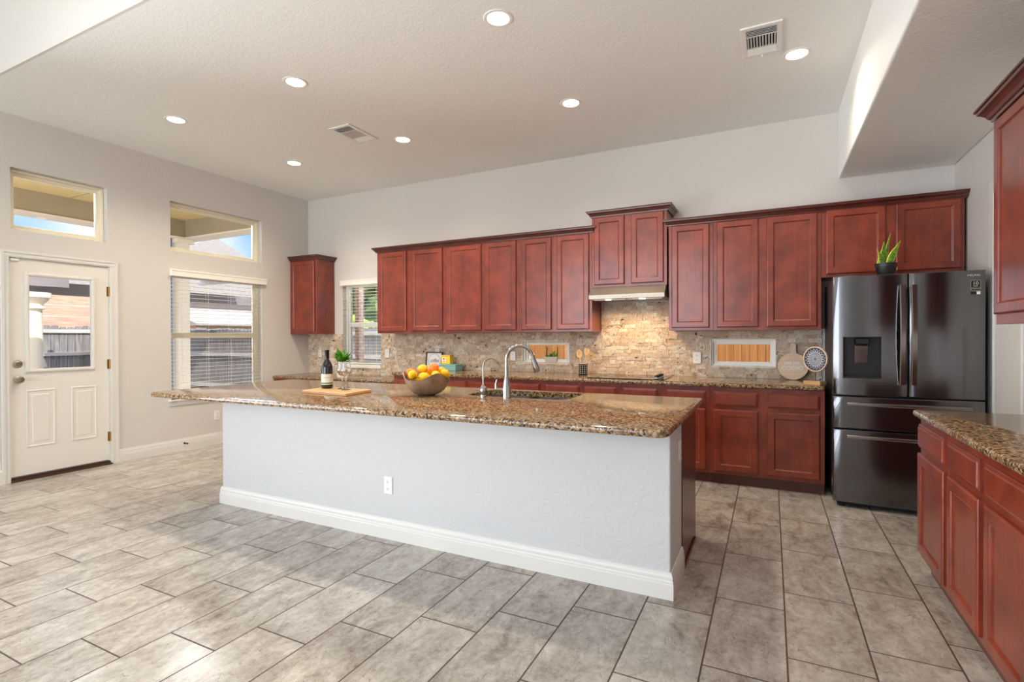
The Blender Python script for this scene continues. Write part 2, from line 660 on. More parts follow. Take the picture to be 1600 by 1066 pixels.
# ------------------------------------------------------------------ room shell
def holed(mb, us, zs, holes, y0, y1):
    """wall in the local u-z plane from y0 (inner) to y1 (outer) with rectangular holes"""
    U = sorted(set(list(us) + [h[0] for h in holes] + [h[1] for h in holes]))
    Z = sorted(set(list(zs) + [h[2] for h in holes] + [h[3] for h in holes]))
    ins = lambda u, z: any(h[0] < u < h[1] and h[2] < z < h[3] for h in holes)
    solid = lambda i, k: 0 <= i < len(U) - 1 and 0 <= k < len(Z) - 1 and not ins((U[i] + U[i + 1]) / 2, (Z[k] + Z[k + 1]) / 2)
    for i in range(len(U) - 1):
        for k in range(len(Z) - 1):
            if not solid(i, k):
                continue
            a, b, c, d = U[i], U[i + 1], Z[k], Z[k + 1]
            mb.quad((a, y0, c), (b, y0, c), (b, y0, d), (a, y0, d))
            mb.quad((b, y1, c), (a, y1, c), (a, y1, d), (b, y1, d))
            if not solid(i - 1, k):
                mb.quad((a, y1, c), (a, y0, c), (a, y0, d), (a, y1, d))
            if not solid(i + 1, k):
                mb.quad((b, y0, c), (b, y1, c), (b, y1, d), (b, y0, d))
            if not solid(i, k - 1):
                mb.quad((a, y1, c), (b, y1, c), (b, y0, c), (a, y0, c))
            if not solid(i, k + 1):
                mb.quad((a, y0, d), (b, y0, d), (b, y1, d), (a, y1, d))
    bmesh.ops.remove_doubles(mb.bm, verts=mb.bm.verts, dist=1e-5)


WT = 0.16
# openings: (u0, u1, z0, z1)
DOOR = (2.198, 3.016, 0.0, 2.088)
CL_L = (2.218, 2.995, 2.342, 2.917)
CL_R = (3.638, 4.850, 2.355, 2.936)
WIN = (3.638, 4.850, 0.610, 2.120)
LIV_L = (-3.0, 0.9, 0.35, 2.95)
DESKW = (-5.577, -4.858, 0.925, 2.120)
SM1 = (-2.682, -2.077, 1.014, 1.284)
SM2 = (-0.553, 0.046, 1.018, 1.298)
LIV_F = (-6.0, -1.3, 0.25, 3.60)

mb = MB(); mb.quad((XL - 0.02, YF, 0), (XR + 0.02, YF, 0), (XR + 0.02, YB + 0.02, 0), (XL - 0.02, YB + 0.02, 0))
struct(mb.build('floor', 'floor_tile'), 'grey stone-look porcelain plank tile floor with brown grout')

mb = MB(); holed(mb, (YF - WT, YB + WT), (0, HL + 0.1), [DOOR, CL_L, CL_R, WIN, LIV_L], 0, WT)
o = struct(mb.build('wall_left', 'wall_paint')); o.location = (XL, 0, 0); o.rotation_euler = (0, 0, PI / 2)
mb = MB(); holed(mb, (XL - WT, XR + WT), (0, HL + 0.1), [DESKW, SM1, SM2], 0, WT)
o = struct(mb.build('wall_back', 'wall_paint')); o.location = (0, YB, 0)
mb = MB(); mb.box(XR, XR + WT, YF - WT, YB, 0, HL + 0.1)
struct(mb.build('wall_right', 'wall_paint'))
mb = MB(); holed(mb, (XL - WT, XR + WT), (0, HL + 0.1), [LIV_F], 0, WT)
o = struct(mb.build('wall_front', 'wall_paint')); o.location = (0, YF - WT, 0)

mb = MB()
mb.box(XL - WT, XS, YSTEP + 0.02, YB + WT, HC, HC + 0.12)
mb.box(XL - WT, XR + WT, YF - WT, YSTEP + 0.10, HL, HL + 0.12)
struct(mb.build('ceiling', 'ceiling_paint'))
mb = MB(); mb.box(XL - 0.01, XR + 0.01, YSTEP, YSTEP + 0.0195, HC, HL)
mb.box(XL - 0.01, XR + 0.01, YSTEP + 0.0195, YSTEP + 0.10, HC + 0.1205, HL)
struct(mb.build('trim_1', 'wall_paint'), 'painted face of the step where the kitchen ceiling drops')
mb = MB()
mb.prism([(XS - 0.008, YB), (XR, YB), (XR, YSTEP - 0.004), (XS + 0.006, YSTEP - 0.004)], ZS, HC + 0.12, 'z')
struct(mb.build('trim_2', 'ceiling_paint', bevel=0.012, seg=3), 'lowered painted soffit along the right wall')


def base_profile():
    return [(0, 0), (0.016, 0), (0.016, 0.075), (0.0145, 0.082), (0.0145, 0.090), (0.012, 0.096), (0.012, 0.112), (0.008, 0.122), (0.006, 0.134), (0, 0.136)]


def baseboard_y(name, xw, y0, y1, sgn):
    mb = MB()
    mb.prism([(xw + sgn * a, z) for a, z in base_profile()], y0, y1, 'y')
    return mb.build(name, 'trim_white')


b = struct(baseboard_y('baseboard_left', XL, 3.082, YB - 0.7, 1))
b2 = struct(baseboard_y('baseboard_left', XL, YF, 2.146, 1))
struct(baseboard_y('baseboard_right', XR, YF, 1.60, -1))
# casing strip of the opening behind the refrigerator
mb = MB(); mb.box(XR - 0.018, XR, 4.745, 4.83, 0, 2.41); mb.box(XR - 0.018, XR, 4.30, 4.745, 2.33, 2.41)
struct(mb.build('trim_3', 'trim_white', bevel=0.004))
mb = MB(); mb.box(XR - 0.014, XR, 4.29, 4.315, 0, 1.40)
struct(mb.build('trim_4', 'trim_white', bevel=0.004))


# ------------------------------------------------------------------ windows and back door
def wall_root(name, side, label):
    o = empty(name, (XL, 0, 0), PI / 2) if side == 'L' else empty(name, (0, YB, 0))
    return struct(o, label)


def make_window(name, side, hole, label, mat, dep=0.085, fw=0.045, sash=None, sill=False):
    r = wall_root(name, side, label)
    u0, u1, z0, z1 = hole
    e = 0.002
    mb = MB()
    def frame(a, b, c, d, w, y0, y1):
        mb.box(a, a + w, y0, y1, c, d); mb.box(b - w, b, y0, y1, c, d)
        mb.box(a + w, b - w, y0, y1, c, c + w); mb.box(a + w, b - w, y0, y1, d - w, d)
    frame(u0 + e, u1 - e, z0 + e, z1 - e, fw * 0.6, dep - 0.02, dep + 0.06)
    frame(u0 + fw * 0.6, u1 - fw * 0.6, z0 + fw * 0.6, z1 - fw * 0.6, fw * 0.7, dep + 0.01, dep + 0.05)
    if sash:
        mb.box(u0 + fw, u1 - fw, dep - 0.005, dep + 0.05, sash - 0.03, sash + 0.035)
    mb.build('window_frame', mat, r, bevel=0.004)
    mb = MB()
    mb.box(u0 + fw, u1 - fw, dep + 0.028, dep + 0.032, z0 + fw, z1 - fw)
    mb.build('window_pane', 'window_glass', r)
    if sill:
        mb = MB(); mb.box(u0 - 0.035, u1 + 0.035, -0.035, dep - 0.02, z0 - 0.022, z0)
        mb.box(u0 - 0.02, u1 + 0.02, -0.014, -0.0005, z0 - 0.075, z0 - 0.022)
        mb.build('window_sill', 'trim_white', r, bevel=0.005)
    return r


make_window('window_1', 'L', CL_L, 'transom window above the white back door', 'vinyl_cream')
make_window('window_2', 'L', CL_R, 'transom window above the blind-covered window', 'vinyl_cream')
make_window('window_3', 'L', WIN, 'tall single-hung window with white blind beside the back door', 'vinyl_cream', sash=1.36, sill=True)
make_window('window_4', 'B', DESKW, 'single-hung window over the desk counter', 'vinyl_white', sash=1.515, sill=False)
make_window('window_5', 'B', SM1, 'small backsplash window behind the faucet', 'vinyl_white', dep=0.04, fw=0.04)
make_window('window_6', 'B', SM2, 'small backsplash window left of the round board', 'vinyl_white', dep=0.04, fw=0.04)
make_window('window_7', 'L', LIV_L, 'living-room window in the left wall', 'vinyl_cream', fw=0.06)
r = struct(empty('window_8', (0, YF, 0), PI)); r['label'] = 'living-room window in the front wall'
mb = MB()
for a, bb in ((1.302, 2.867), (2.867, 4.433), (4.433, 5.998)):
    for x0, x1, z0, z1 in ((a, a + 0.05, 0.252, 3.598), (bb - 0.05, bb, 0.252, 3.598), (a, bb, 0.252, 0.30), (a, bb, 3.55, 3.598)):
        mb.box(x0, x1, 0.06, 0.12, z0, z1)
mb.build('window_frame', 'vinyl_cream', r)
mb = MB(); mb.box(1.35, 5.95, 0.088, 0.092, 0.3, 3.55); mb.build('window_pane', 'window_glass', r)

# sill and stool of the desk window
mb = MB(); mb.box(DESKW[0] + 0.002, DESKW[1] + 0.0, YB - 0.03, YB + 0.06, DESKW[2] - 0.03, DESKW[2] + 0.022)
struct(mb.build('trim_5', 'vinyl_white', bevel=0.005), 'white sill under the desk window')


def make_blind(side, hole, ztop, zbot, pitch, name, label, y=0.03, vout=0.045, ends=0.05, n_cord=3, tilt=0.0, vh=0.078):
    u0, u1 = hole[0], hole[1]
    r = empty(name, (XL, 0, 0), PI / 2) if side == 'L' else empty(name, (0, YB, 0))
    tag(r, label, 'blind')
    mb = MB()
    mb.box(u0 - ends * 0.25, u1 + ends, -vout, -0.002, ztop - vh, ztop)
    mb.box(u0 - ends * 0.25, u1 + ends, -vout - 0.006, -vout, ztop - 0.018, ztop - 0.003)
    mb.build('valance', 'blind_white', r, bevel=0.004)
    mb = MB()
    z = ztop - vh - 0.012
    while z > zbot + 0.04:
        mb.rbox(((u0 + u1) / 2, y, z), (u1 - u0 - 0.012, 0.048, 0.0028), Matrix.Rotation(tilt, 3, 'X'))
        z -= pitch
    mb.build('slats', 'blind_white', r)
    mb = MB(); mb.box(u0 + 0.006, u1 - 0.006, y - 0.024, y + 0.024, zbot, zbot + 0.018)
    mb.build('bottom_rail', 'blind_white', r, bevel=0.003)
    mb = MB()
    for i in range(n_cord):
        u = u0 + (u1 - u0) * (0.13 + 0.74 * i / max(1, n_cord - 1))
        mb.box(u - 0.0012, u + 0.0012, y - 0.026, y - 0.0245, zbot, ztop - vh)
        mb.box(u - 0.0012, u + 0.0012, y + 0.0245, y + 0.026, zbot, ztop - vh)
    mb.build('ladder_cords', 'blind_white', r)
    return r


make_blind('L', WIN, 2.137, 0.632, 0.0465, 'window_blind', 'white faux-wood blind with open slats on the tall window by the back door', n_cord=4)
make_blind('B', DESKW, 2.155, 0.955, 0.0445, 'window_blind', 'white blind hanging in the window over the desk counter', y=0.028, vh=0.075, n_cord=3)

# --- back door
r = wall_root('door_1', 'L', 'white half-glass steel back door')
s0, s1, zd0, zd1 = 2.205, 3.008, 0.046, 2.078
g0, g1, gz0, gz1 = 2.337, 2.858, 1.030, 1.934
T = 0.044
mb = MB(); holed(mb, (s0, s1), (zd0, zd1), [(g0 - 0.012, g1 + 0.012, gz0 - 0.012, gz1 + 0.012)], 0.012, 0.012 + T)
slab = mb.build('door_slab', 'door_white', r)
mb = MB()   # moulded glazing frame
for (i0, i1, h) in ((-0.022, 0.012, 0.012), (-0.014, 0.004, 0.018)):
    a, bb, c, d = g0 + i0, g1 - i0, gz0 + i0, gz1 - i0
    w = i1 - i0
    y0 = 0.012 - h
    mb.box(a, a + w, y0, 0.03, c, d); mb.box(bb - w, bb, y0, 0.03, c, d)
    mb.box(a + w, bb - w, y0, 0.03, c, c + w); mb.box(a + w, bb - w, y0, 0.03, d - w, d)
mb.build('glazing_frame', 'door_white', r, bevel=0.003)
mb = MB(); mb.box(g0, g1, 0.030, 0.035, gz0, gz1); mb.build('glass', 'window_glass', r)
for a, bb in ((2.318, 2.545), (2.672, 2.894)):
    mb = MB()
    panel_rings(mb, a, bb, 0.300, 0.845, 0.0125, ((0, 0), (0.004, 0.006), (0.014, 0.006), (0.022, -0.004), (0.036, -0.004), (0.052, 0.004)))
    mb.build('embossed_panel', 'door_white', r, bevel=0.0015)
mb = MB()
ry = Matrix.Rotation(PI / 2, 3, 'X')
mb.lathe([(0.034, 0), (0.033, 0.008), (0.02, 0.012), (0.018, 0.016)], (2.262, 0.012, 1.094), 28, ry)
mb.box(2.259, 2.265, -0.016, -0.002, 1.078, 1.110)
mb.build('deadbolt', 'satin_nickel', r, smooth=True)
mb = MB()
mb.lathe([(0.036, 0), (0.034, 0.006), (0.016, 0.012), (0.014, 0.028), (0.026, 0.036), (0.030, 0.050), (0.026, 0.060), (0.006, 0.063)], (2.264, 0.012, 0.948), 28, ry)
mb.build('door_knob', 'satin_nickel', r, smooth=True)
for z in (1.825, 1.059, 0.292):
    mb = MB(); mb.lathe([(0.0075, -0.05), (0.0075, 0.05)], (3.011, 0.006, z), 12)
    mb.box(2.990, 3.013, 0.0085, 0.0118, z - 0.05, z + 0.05)
    mb.build('hinge', 'brass', r, smooth=True)
mb = MB(); mb.box(2.212, 2.275, -0.004, 0.0115, 2.052, 2.074); mb.build('contact_sensor', 'plate_white', r, bevel=0.003)
mb = MB(); mb.box(DOOR[0], DOOR[1], -0.03, 0.12, 0.0, 0.014); mb.box(DOOR[0], DOOR[1], 0.014, 0.10, 0.014, 0.034)
mb.build('threshold', 'bronze_dark', r)
# casing and jamb
cz = 2.146
r2 = wall_root('trim_6', 'L', 'white moulded casing round the back door')
mb = MB()
def casing(u0, u1, z0, z1, horiz=False):
    if horiz:
        mb.box(u0, u1, -0.012, -0.0005, z0, z1); mb.box(u0, u1, -0.019, -0.012, z1 - 0.022, z1); mb.box(u0 , u1, -0.015, -0.012, z0 + 0.006, z0 + 0.022)
    else:
        mb.box(u0, u1, -0.012, -0.0005, z0, z1)
casing(2.140, 2.200, 0, 2.088); casing(3.014, 3.084, 0, 2.088); casing(2.140, 3.084, 2.086, cz, True)
mb.box(2.140, 2.162, -0.019, -0.012, 0, 2.125); mb.box(3.062, 3.084, -0.019, -0.012, 0, 2.125)
mb.box(2.178, 2.193, -0.015, -0.012, 0, 2.088); mb.box(3.021, 3.036, -0.015, -0.012, 0, 2.088)
mb.build('casing', 'trim_white', r2, bevel=0.003)
mb = MB(); mb.box(2.198, 2.204, 0.0, WT, 0.03, 2.084); mb.box(3.010, 3.016, 0.0, WT, 0.03, 2.084); mb.box(2.204, 3.010, 0.0, WT, 2.080, 2.086)
mb.build('jamb', 'trim_white', r2)

# door stop on the baseboard
mb = MB(); mb.lathe([(0.012, 0), (0.012, 0.01), (0.006, 0.014), (0.005, 0.05), (0.009, 0.052), (0.009, 0.068), (0.004, 0.072)], (XL + 0.013, 3.773, 0.080), 14, Matrix.Rotation(PI / 2, 3, 'Y'))
tag(mb.build('door_stop', 'bronze_dark', smooth=True), 'small dark door stop screwed into the left baseboard', 'door stop')


# ------------------------------------------------------------------ outlets
def outlet(loc, rz, label, n=1, switch=False, w=0.070, h=0.115):
    r = tag(empty('wall_outlet', loc, rz), label, 'outlet' if not switch else 'switch')
    mb = MB(); panel_rings(mb, -w / 2, w / 2, -h / 2, h / 2, -0.0005, ((0, 0), (0, 0.003), (0.003, 0.006)))
    mb.build('cover_plate', 'plate_white', r)
    for s in (-1, 1):
        mb = MB()
        mb.rings([[(0.017 * math.cos(a), y, s * 0.0225 + max(-0.0115, min(0.0115, 0.017 * math.sin(a)))) for a in [2 * PI * k / 20 for k in range(20)]] for y in (-0.006, -0.0085)])
        rc = mb.build('receptacle', 'plate_white', r)
        mb = MB()
        mb.box(-0.0075, -0.0052, -0.0092, -0.0084, s * 0.0225 - 0.002, s * 0.0225 + 0.007)
        mb.box(0.0052, 0.0075, -0.0092, -0.0084, s * 0.0225 - 0.002, s * 0.0225 + 0.006)
        mb.box(-0.0025, 0.0025, -0.0092, -0.0084, s * 0.0225 - 0.009, s * 0.0225 - 0.005)
        mb.build('slots', 'slot_dark', rc)
    return r


IY, IX0, IX1 = 2.688, -3.955, -0.452
TY = YB - 0.022
outlet((XL, 4.193, 0.355), PI / 2, 'white outlet low on the left wall under the tall window')
outlet((-2.256, IY, 0.353), 0, 'white outlet on the front face of the island')
outlet((IX1, 2.975, 0.695), PI / 2, 'white outlet on the end wall of the island below the countertop')
outlet((-6.010, TY, 1.098), 0, 'white outlet in the stone tile left of the desk window')
outlet((-4.740, TY, 1.110), 0, 'white outlet in the stone tile right of the desk window', w=0.075, h=0.12)
outlet((-3.905, TY, 1.125), 0, 'white outlet partly hidden behind the framed coffee sign')
outlet((-2.800, TY, 1.098), 0, 'white outlet in the stone tile behind the tall faucet')
outlet((-0.680, TY, 1.110), 0, 'white outlet in the stone tile right of the cooktop', w=0.08, h=0.12)


# ------------------------------------------------------------------ ceiling lights and vents
def downlight(x, y, label, power):
    r = tag(empty('recessed_light', (x, y, HC)), label, 'ceiling light', 'recessed ceiling lights')
    mb = MB()
    mb.lathe([(0.074, -0.004), (0.080, -0.006), (0.094, -0.004), (0.097, -0.0005)], n=40, cap0=False, cap1=False)
    mb.lathe([(0.074, -0.004), (0.070, -0.0012)], n=40, cap0=False, cap1=False)
    mb.build('trim_ring', 'plate_white', r, smooth=True)
    mb = MB(); mb.lathe([(0.0005, -0.0015), (0.071, -0.0015), (0.071, -0.001)], n=40, cap1=False)
    mb.build('lens', 'lamp_lens', r)
    l = lamp('recessed_lamp', 'SPOT', (x, y, HC - 0.03), power, (1.0, 0.86, 0.68), spot_size=math.radians(150), spot_blend=0.9, shadow_soft_size=0.07)
    return r


PW = 50
downlight(-1.585, 2.99, 'large recessed light at the top centre, nearest the camera', PW)
downlight(-3.445, 2.99, 'recessed light between the door corner light and the top centre light', PW)
downlight(-5.045, 2.99, 'recessed light above and nearest the back door', PW)
downlight(-5.055, 4.36, 'small recessed light nearest the back left ceiling corner', PW)
downlight(-3.445, 4.36, 'recessed light just right of the long ceiling vent', PW)
downlight(-1.585, 4.36, 'recessed light over the back counter in front of the range hood', PW)
downlight(0.172, 4.36, 'recessed light beside the square vent and the lowered soffit', 26)


def vent(x0, x1, y0, y1, label, slat_dir):
    r = tag(empty('ceiling_vent', ((x0 + x1) / 2, (y0 + y1) / 2, HC)), label, 'vent')
    w, d = (x1 - x0) / 2, (y1 - y0) / 2
    f = 0.035
    mb = MB()
    for a in ((-w, w, -d, -d + f), (-w, w, d - f, d), (-w, -w + f, -d + f, d - f), (w - f, w, -d + f, d - f)):
        mb.box(a[0], a[1], a[2], a[3], -0.012, -0.0005)
    mb.build('frame', 'vent_white', r, bevel=0.003)
    mb = MB(); mb.box(-w + f, w - f, -d + f, d - f, -0.003, -0.001); mb.build('backing', 'vent_dark', r)
    mb = MB()
    # three banks of louvres
    L = 2 * (d - f)
    yA, yB = -d + f + L * 0.27, -d + f + L * 0.73
    for k in range(5):
        y = -d + f + L * 0.27 * (k + 0.5) / 5
        mb.rbox((0, y, -0.009), (2 * (w - f), 0.013, 0.0015), Matrix.Rotation(0.75, 3, 'X'))
        y = yB + L * 0.27 * (k + 0.5) / 5
        mb.rbox((0, y, -0.009), (2 * (w - f), 0.013, 0.0015), Matrix.Rotation(-0.75, 3, 'X'))
    n = 10
    for k in range(n):
        x = -w + f + 2 * (w - f) * (k + 0.5) / n
        mb.rbox((x, (yA + yB) / 2, -0.009), (0.0015, yB - yA, 0.014), Matrix.Rotation(0.6, 3, 'Y'))
    mb.box(-w + f, w - f, yA - 0.003, yA + 0.003, -0.011, -0.004)
    mb.box(-w + f, w - f, yB - 0.003, yB + 0.003, -0.011, -0.004)
    mb.build('louvers', 'vent_white', r)
    mb = MB(); mb.box(-0.004, 0.004, d - 0.02, d - 0.005, -0.03, -0.012); mb.build('lever', 'vent_white', r)
    return r


vent(-3.915, -3.645, 3.79, 4.22, 'long white ceiling vent with louvers, left of centre', 'x')
vent(-0.185, 0.072, 3.83, 4.245, 'square-looking white ceiling vent beside the right recessed light', 'x')


# ------------------------------------------------------------------ cabinets
DOOR_STEPS = ((0, 0), (0, 0.013), (0.003, 0.017), (0.009, 0.020), (0.052, 0.020), (0.056, 0.0185), (0.059, 0.014), (0.064, 0.0105), (0.067, 0.0105))
DRAWER_STEPS = ((0, 0), (0, 0.010), (0.004, 0.013), (0.009, 0.0135), (0.013, 0.018), (0.018, 0.020))


def front(name, x0, x1, z0, z1, y, steps, root, mat='cherry'):
    mb = MB(); panel_rings(mb, x0, x1, z0, z1, y, steps)
    return mb.build(name, mat, root)


def wall_cabinet(name, x0, x1, yf, yb, z0, z1, doors, label, dz0=0.027, dz1=0.022, rz=0, org=None, grp=None):
    """local x along the run; face at local y=0"""
    r = tag(empty(name, org if org else (x0, yf, z0), rz), label, 'cabinet', grp)
    w, d, h = x1 - x0, yb - yf, z1 - z0
    mb = MB(); mb.box(0, w, 0.0, d, 0, h)
    mb.build('carcass', 'cherry', r, bevel=0.002)
    for a, bb in doors:
        front('door', a - x0, bb - x0, dz0, h - dz1, -0.0005, DOOR_STEPS, r)
    return r


YU = 5.323
ZU0, ZU1 = 1.383, 2.452
YUB = YB - 0.001
wall_cabinet('wall_cabinet', -6.262, -5.735, YU, YUB, ZU0, ZU1, [(-6.246, -5.772)],
             'single-door cherry wall cabinet alone in the left corner by the desk window')
wall_cabinet('wall_cabinet', -4.637, -3.574, YU, YUB, ZU0, ZU1, [(-4.60, -4.157), (-4.075, -3.605)],
             'two-door cherry wall cabinet at the left end of the long run, beside the desk window')
wall_cabinet('wall_cabinet', -3.573, -2.564, YU, YUB, ZU0, ZU1, [(-3.543, -3.057), (-3.005, -2.597)],
             'two-door cherry wall cabinet in the middle of the run left of the hood')
wall_cabinet('wall_cabinet', -2.563, -1.702, YU, YUB, ZU0, ZU1, [(-2.531, -2.165), (-2.100, -1.732)],
             'two-door cherry wall cabinet touching the left side of the hood cabinet')
wall_cabinet('hood_cabinet', -1.700, -0.926, YU - 0.002, YUB, 1.846, 2.604, [(-1.674, -1.352), (-1.282, -0.957)],
             'taller-set two-door cherry cabinet directly above the range hood', dz0=0.028, dz1=0.02)
wall_cabinet('wall_cabinet', -0.909, -0.494, YU, YUB, ZU0 + 0.003, ZU1 - 0.012, [(-0.880, -0.529)],
             'single-door cherry wall cabinet touching the right side of the hood cabinet')
wall_cabinet('wall_cabinet', -0.493, 0.400, YU, YUB, ZU0 + 0.003, ZU1 - 0.012, [(-0.460, -0.101), (-0.032, 0.368)],
             'two-door cherry wall cabinet above the small window and round board')
wall_cabinet('fridge_cabinet', 0.402, 1.386, YU, YUB, 1.842, ZU1 - 0.012, [(0.436, 0.865), (0.935, 1.363)],
             'short wide two-door cherry cabinet above the refrigerator', dz0=0.026, dz1=0.014)
# scribe moulding on the free end of the fridge cabinet
CROWN = [(0, 0), (-0.012, 0), (-0.014, 0.010), (-0.020, 0.014), (-0.026, 0.026), (-0.036, 0.036), (-0.046, 0.042), (-0.048, 0.052), (-0.054, 0.054), (-0.054, 0.062), (0, 0.062)]


def crown(x0, x1, yf, z, label, left=True, right=True, mitre_l=False, mitre_r=False, yb=YUB, mat='cherry_dark', scale=1.0, org=(0, 0, 0), rz=0):
    """profile (offset outward, up) swept along the front with mitred returns"""
    mb = MB()
    prof = [(-a * scale + 0.0008, h * scale) for a, h in CROWN]
    path = []
    if left:
        path.append(((x0, yb), (-1, 0)))
    path.append(((x0, yf), (-1 if left or mitre_l else 0, -1)))
    path.append(((x1, yf), (1 if right or mitre_r else 0, -1)))
    if right:
        path.append(((x1, yb), (1, 0)))
    loops = [[(px + dx * o_, py + dy * o_, z + h) for o_, h in prof] for (px, py), (dx, dy) in path]
    mb.rings(loops)
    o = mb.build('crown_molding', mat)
    o.location = org
    o.rotation_euler = (0, 0, rz)
    return tag(o, label, 'molding', kind='thing')


crown(-6.262, -5.735, YU, ZU1 - 0.012, 'dark cherry crown molding on the single corner cabinet', left=False)
crown(-4.637, -1.701, YU - 0.003, ZU1 - 0.012, 'long cherry crown molding over the cabinets left of the hood', right=False, mitre_r=True)
crown(-1.700, -0.926, YU - 0.002, 2.590, 'cherry crown molding on top of the raised hood cabinet')
crown(-0.909, 1.386, YU - 0.003, ZU1 - 0.030, 'long cherry crown molding from the hood cabinet to the refrigerator end', left=False, mitre_l=True)


def base_cabinet(name, x0, x1, yf, depth, bays, label, zt=0.875, org=None, rz=0, drawers=True, skip_toe=False):
    r = tag(empty(name, org if org else (x0, yf, 0), rz), label, 'cabinet')
    w = x1 - x0
    mb = MB()
    mb.prism([(0, 0.095), (0, zt), (depth, zt), (depth, 0.0), (0.055, 0.0), (0.055, 0.095)], 0, w, 'x')
    mb.build('carcass', 'cherry', r, bevel=0.0015)
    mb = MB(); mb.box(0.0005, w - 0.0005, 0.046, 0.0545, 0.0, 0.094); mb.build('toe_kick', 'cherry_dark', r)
    for a, bb in bays:
        if drawers:
            front('drawer_front', a - x0, bb - x0, 0.706, 0.834, -0.0005, DRAWER_STEPS, r)
            front('door', a - x0, bb - x0, 0.126, 0.674, -0.0005, DOOR_STEPS, r)
        else:
            front('door', a - x0, bb - x0, 0.126, 0.834, -0.0005, DOOR_STEPS, r)
    return r


YBF = 4.985
CT = 0.912
BD = YB - 0.003 - YBF
base_cabinet('base_cabinet', -4.090, -3.574, YBF, BD, [(-4.055, -3.605)], 'cherry base cabinet at the step down to the desk counter', CT - 0.038)
base_cabinet('base_cabinet', -3.573, -2.564, YBF, BD, [(-3.543, -3.057), (-3.005, -2.597)], 'cherry base cabinet with two drawers below the coffee sign and tins', CT - 0.038)
base_cabinet('base_cabinet', -2.563, -1.712, YBF, BD, [(-2.531, -2.165), (-2.100, -1.732)], 'cherry base cabinet with two drawers seen just behind the island faucet', CT - 0.038)
base_cabinet('base_cabinet', -1.711, -0.924, YBF, BD, [(-1.674, -1.352), (-1.282, -0.957)], 'cherry base cabinet with two drawer fronts under the cooktop', CT - 0.038)
base_cabinet('base_cabinet', -0.923, -0.494, YBF, BD, [(-0.880, -0.527)], 'narrow cherry base cabinet partly hidden by the island corner', CT - 0.038)
base_cabinet('base_cabinet', -0.493, 0.400, YBF, BD, [(-0.457, -0.098), (-0.028, 0.366)], 'two-door cherry base cabinet next to the refrigerator', CT - 0.038)


def rounded_rect(x0, x1, y0, y1, rad, n=8):
    """rad: corner radii (x0y0, x1y0, x1y1, x0y1)"""
    pts = []
    for (cx, cy, sx, sy, r_, a0) in ((x0, y0, 1, 1, rad[0], PI), (x1, y0, -1, 1, rad[1], 1.5 * PI), (x1, y1, -1, -1, rad[2], 0), (x0, y1, 1, -1, rad[3], 0.5 * PI)):
        if r_ <= 0:
            pts.append((cx, cy))
            continue
        for k in range(n + 1):
            a = a0 + (PI / 2) * k / n
            pts.append((cx + sx * r_ + r_ * math.cos(a), cy + sy * r_ + r_ * math.sin(a)))
    return pts


def slab(mb, x0, x1, y0, y1, zt, th, rad, ease=0.012, e=(1, 1, 1, 1)):
    """stone slab with eased (rounded) edges; e: which sides are eased (x0, x1, y0, y1)"""
    loops = []
    for i_, z in ((ease, zt - th), (ease * 0.3, zt - th + ease * 0.3), (0, zt - th + ease), (0, zt - ease), (ease * 0.3, zt - ease * 0.3), (ease, zt)):
        pts = rounded_rect(x0 + i_ * e[0], x1 - i_ * e[1], y0 + i_ * e[2], y1 - i_ * e[3], [max(0, r_ - i_) if r_ else 0 for r_ in rad])
        loops.append([(a, bb, z) for a, bb in pts])
    mb.rings(loops)


mb = MB(); slab(mb, -4.105, 0.408, 4.948, YB - 0.003, CT, 0.037, (0.01, 0.02, 0, 0))
tag(mb.build('countertop', 'granite', smooth=True), 'brown granite countertop along the back wall from the desk to the refrigerator', 'countertop')

# desk run, lower
DZ = 0.800
mb = MB(); slab(mb, XL + 0.004, -4.093, 5.010, YB - 0.003, DZ, 0.032, (0, 0, 0, 0), e=(0, 0, 1, 0))
tag(mb.build('desk_countertop', 'granite', smooth=True), 'lower brown granite desk counter in the left corner below the window', 'countertop')
r = tag(empty('desk_cabinet', (-6.255, 5.045, 0)), 'cherry desk base with drawers under the lower granite desk counter', 'cabinet')
mb = MB(); mb.box(0, 0.50, 0, 0.60, 0, DZ - 0.033); mb.box(0.50, 2.155, 0.0, 0.60, DZ - 0.15, DZ - 0.033); mb.build('carcass', 'cherry', r)
front('drawer_front', 0.03, 0.47, 0.60, 0.735, -0.0005, DRAWER_STEPS, r)
front('drawer_front', 0.03, 0.47, 0.12, 0.57, -0.0005, DRAWER_STEPS, r)
front('drawer_front', 0.56, 2.10, 0.665, 0.755, -0.0005, DRAWER_STEPS, r)

# ------------------------------------------------------------------ backsplash
random.seed(5)
mb = MB()
tone = mb.bm.loops.layers.float_color.new('tone')
RH = 0.0402
TONES = [srgb(236, 220, 204), srgb(226, 206, 188), srgb(242, 230, 216), srgb(232, 216, 200), srgb(218, 196, 174), srgb(246, 238, 226), srgb(234, 214, 190), srgb(228, 208, 188)]
DARK = [srgb(84, 70, 62), srgb(112, 92, 78), srgb(66, 58, 56)]
TH_MIN = 0.008


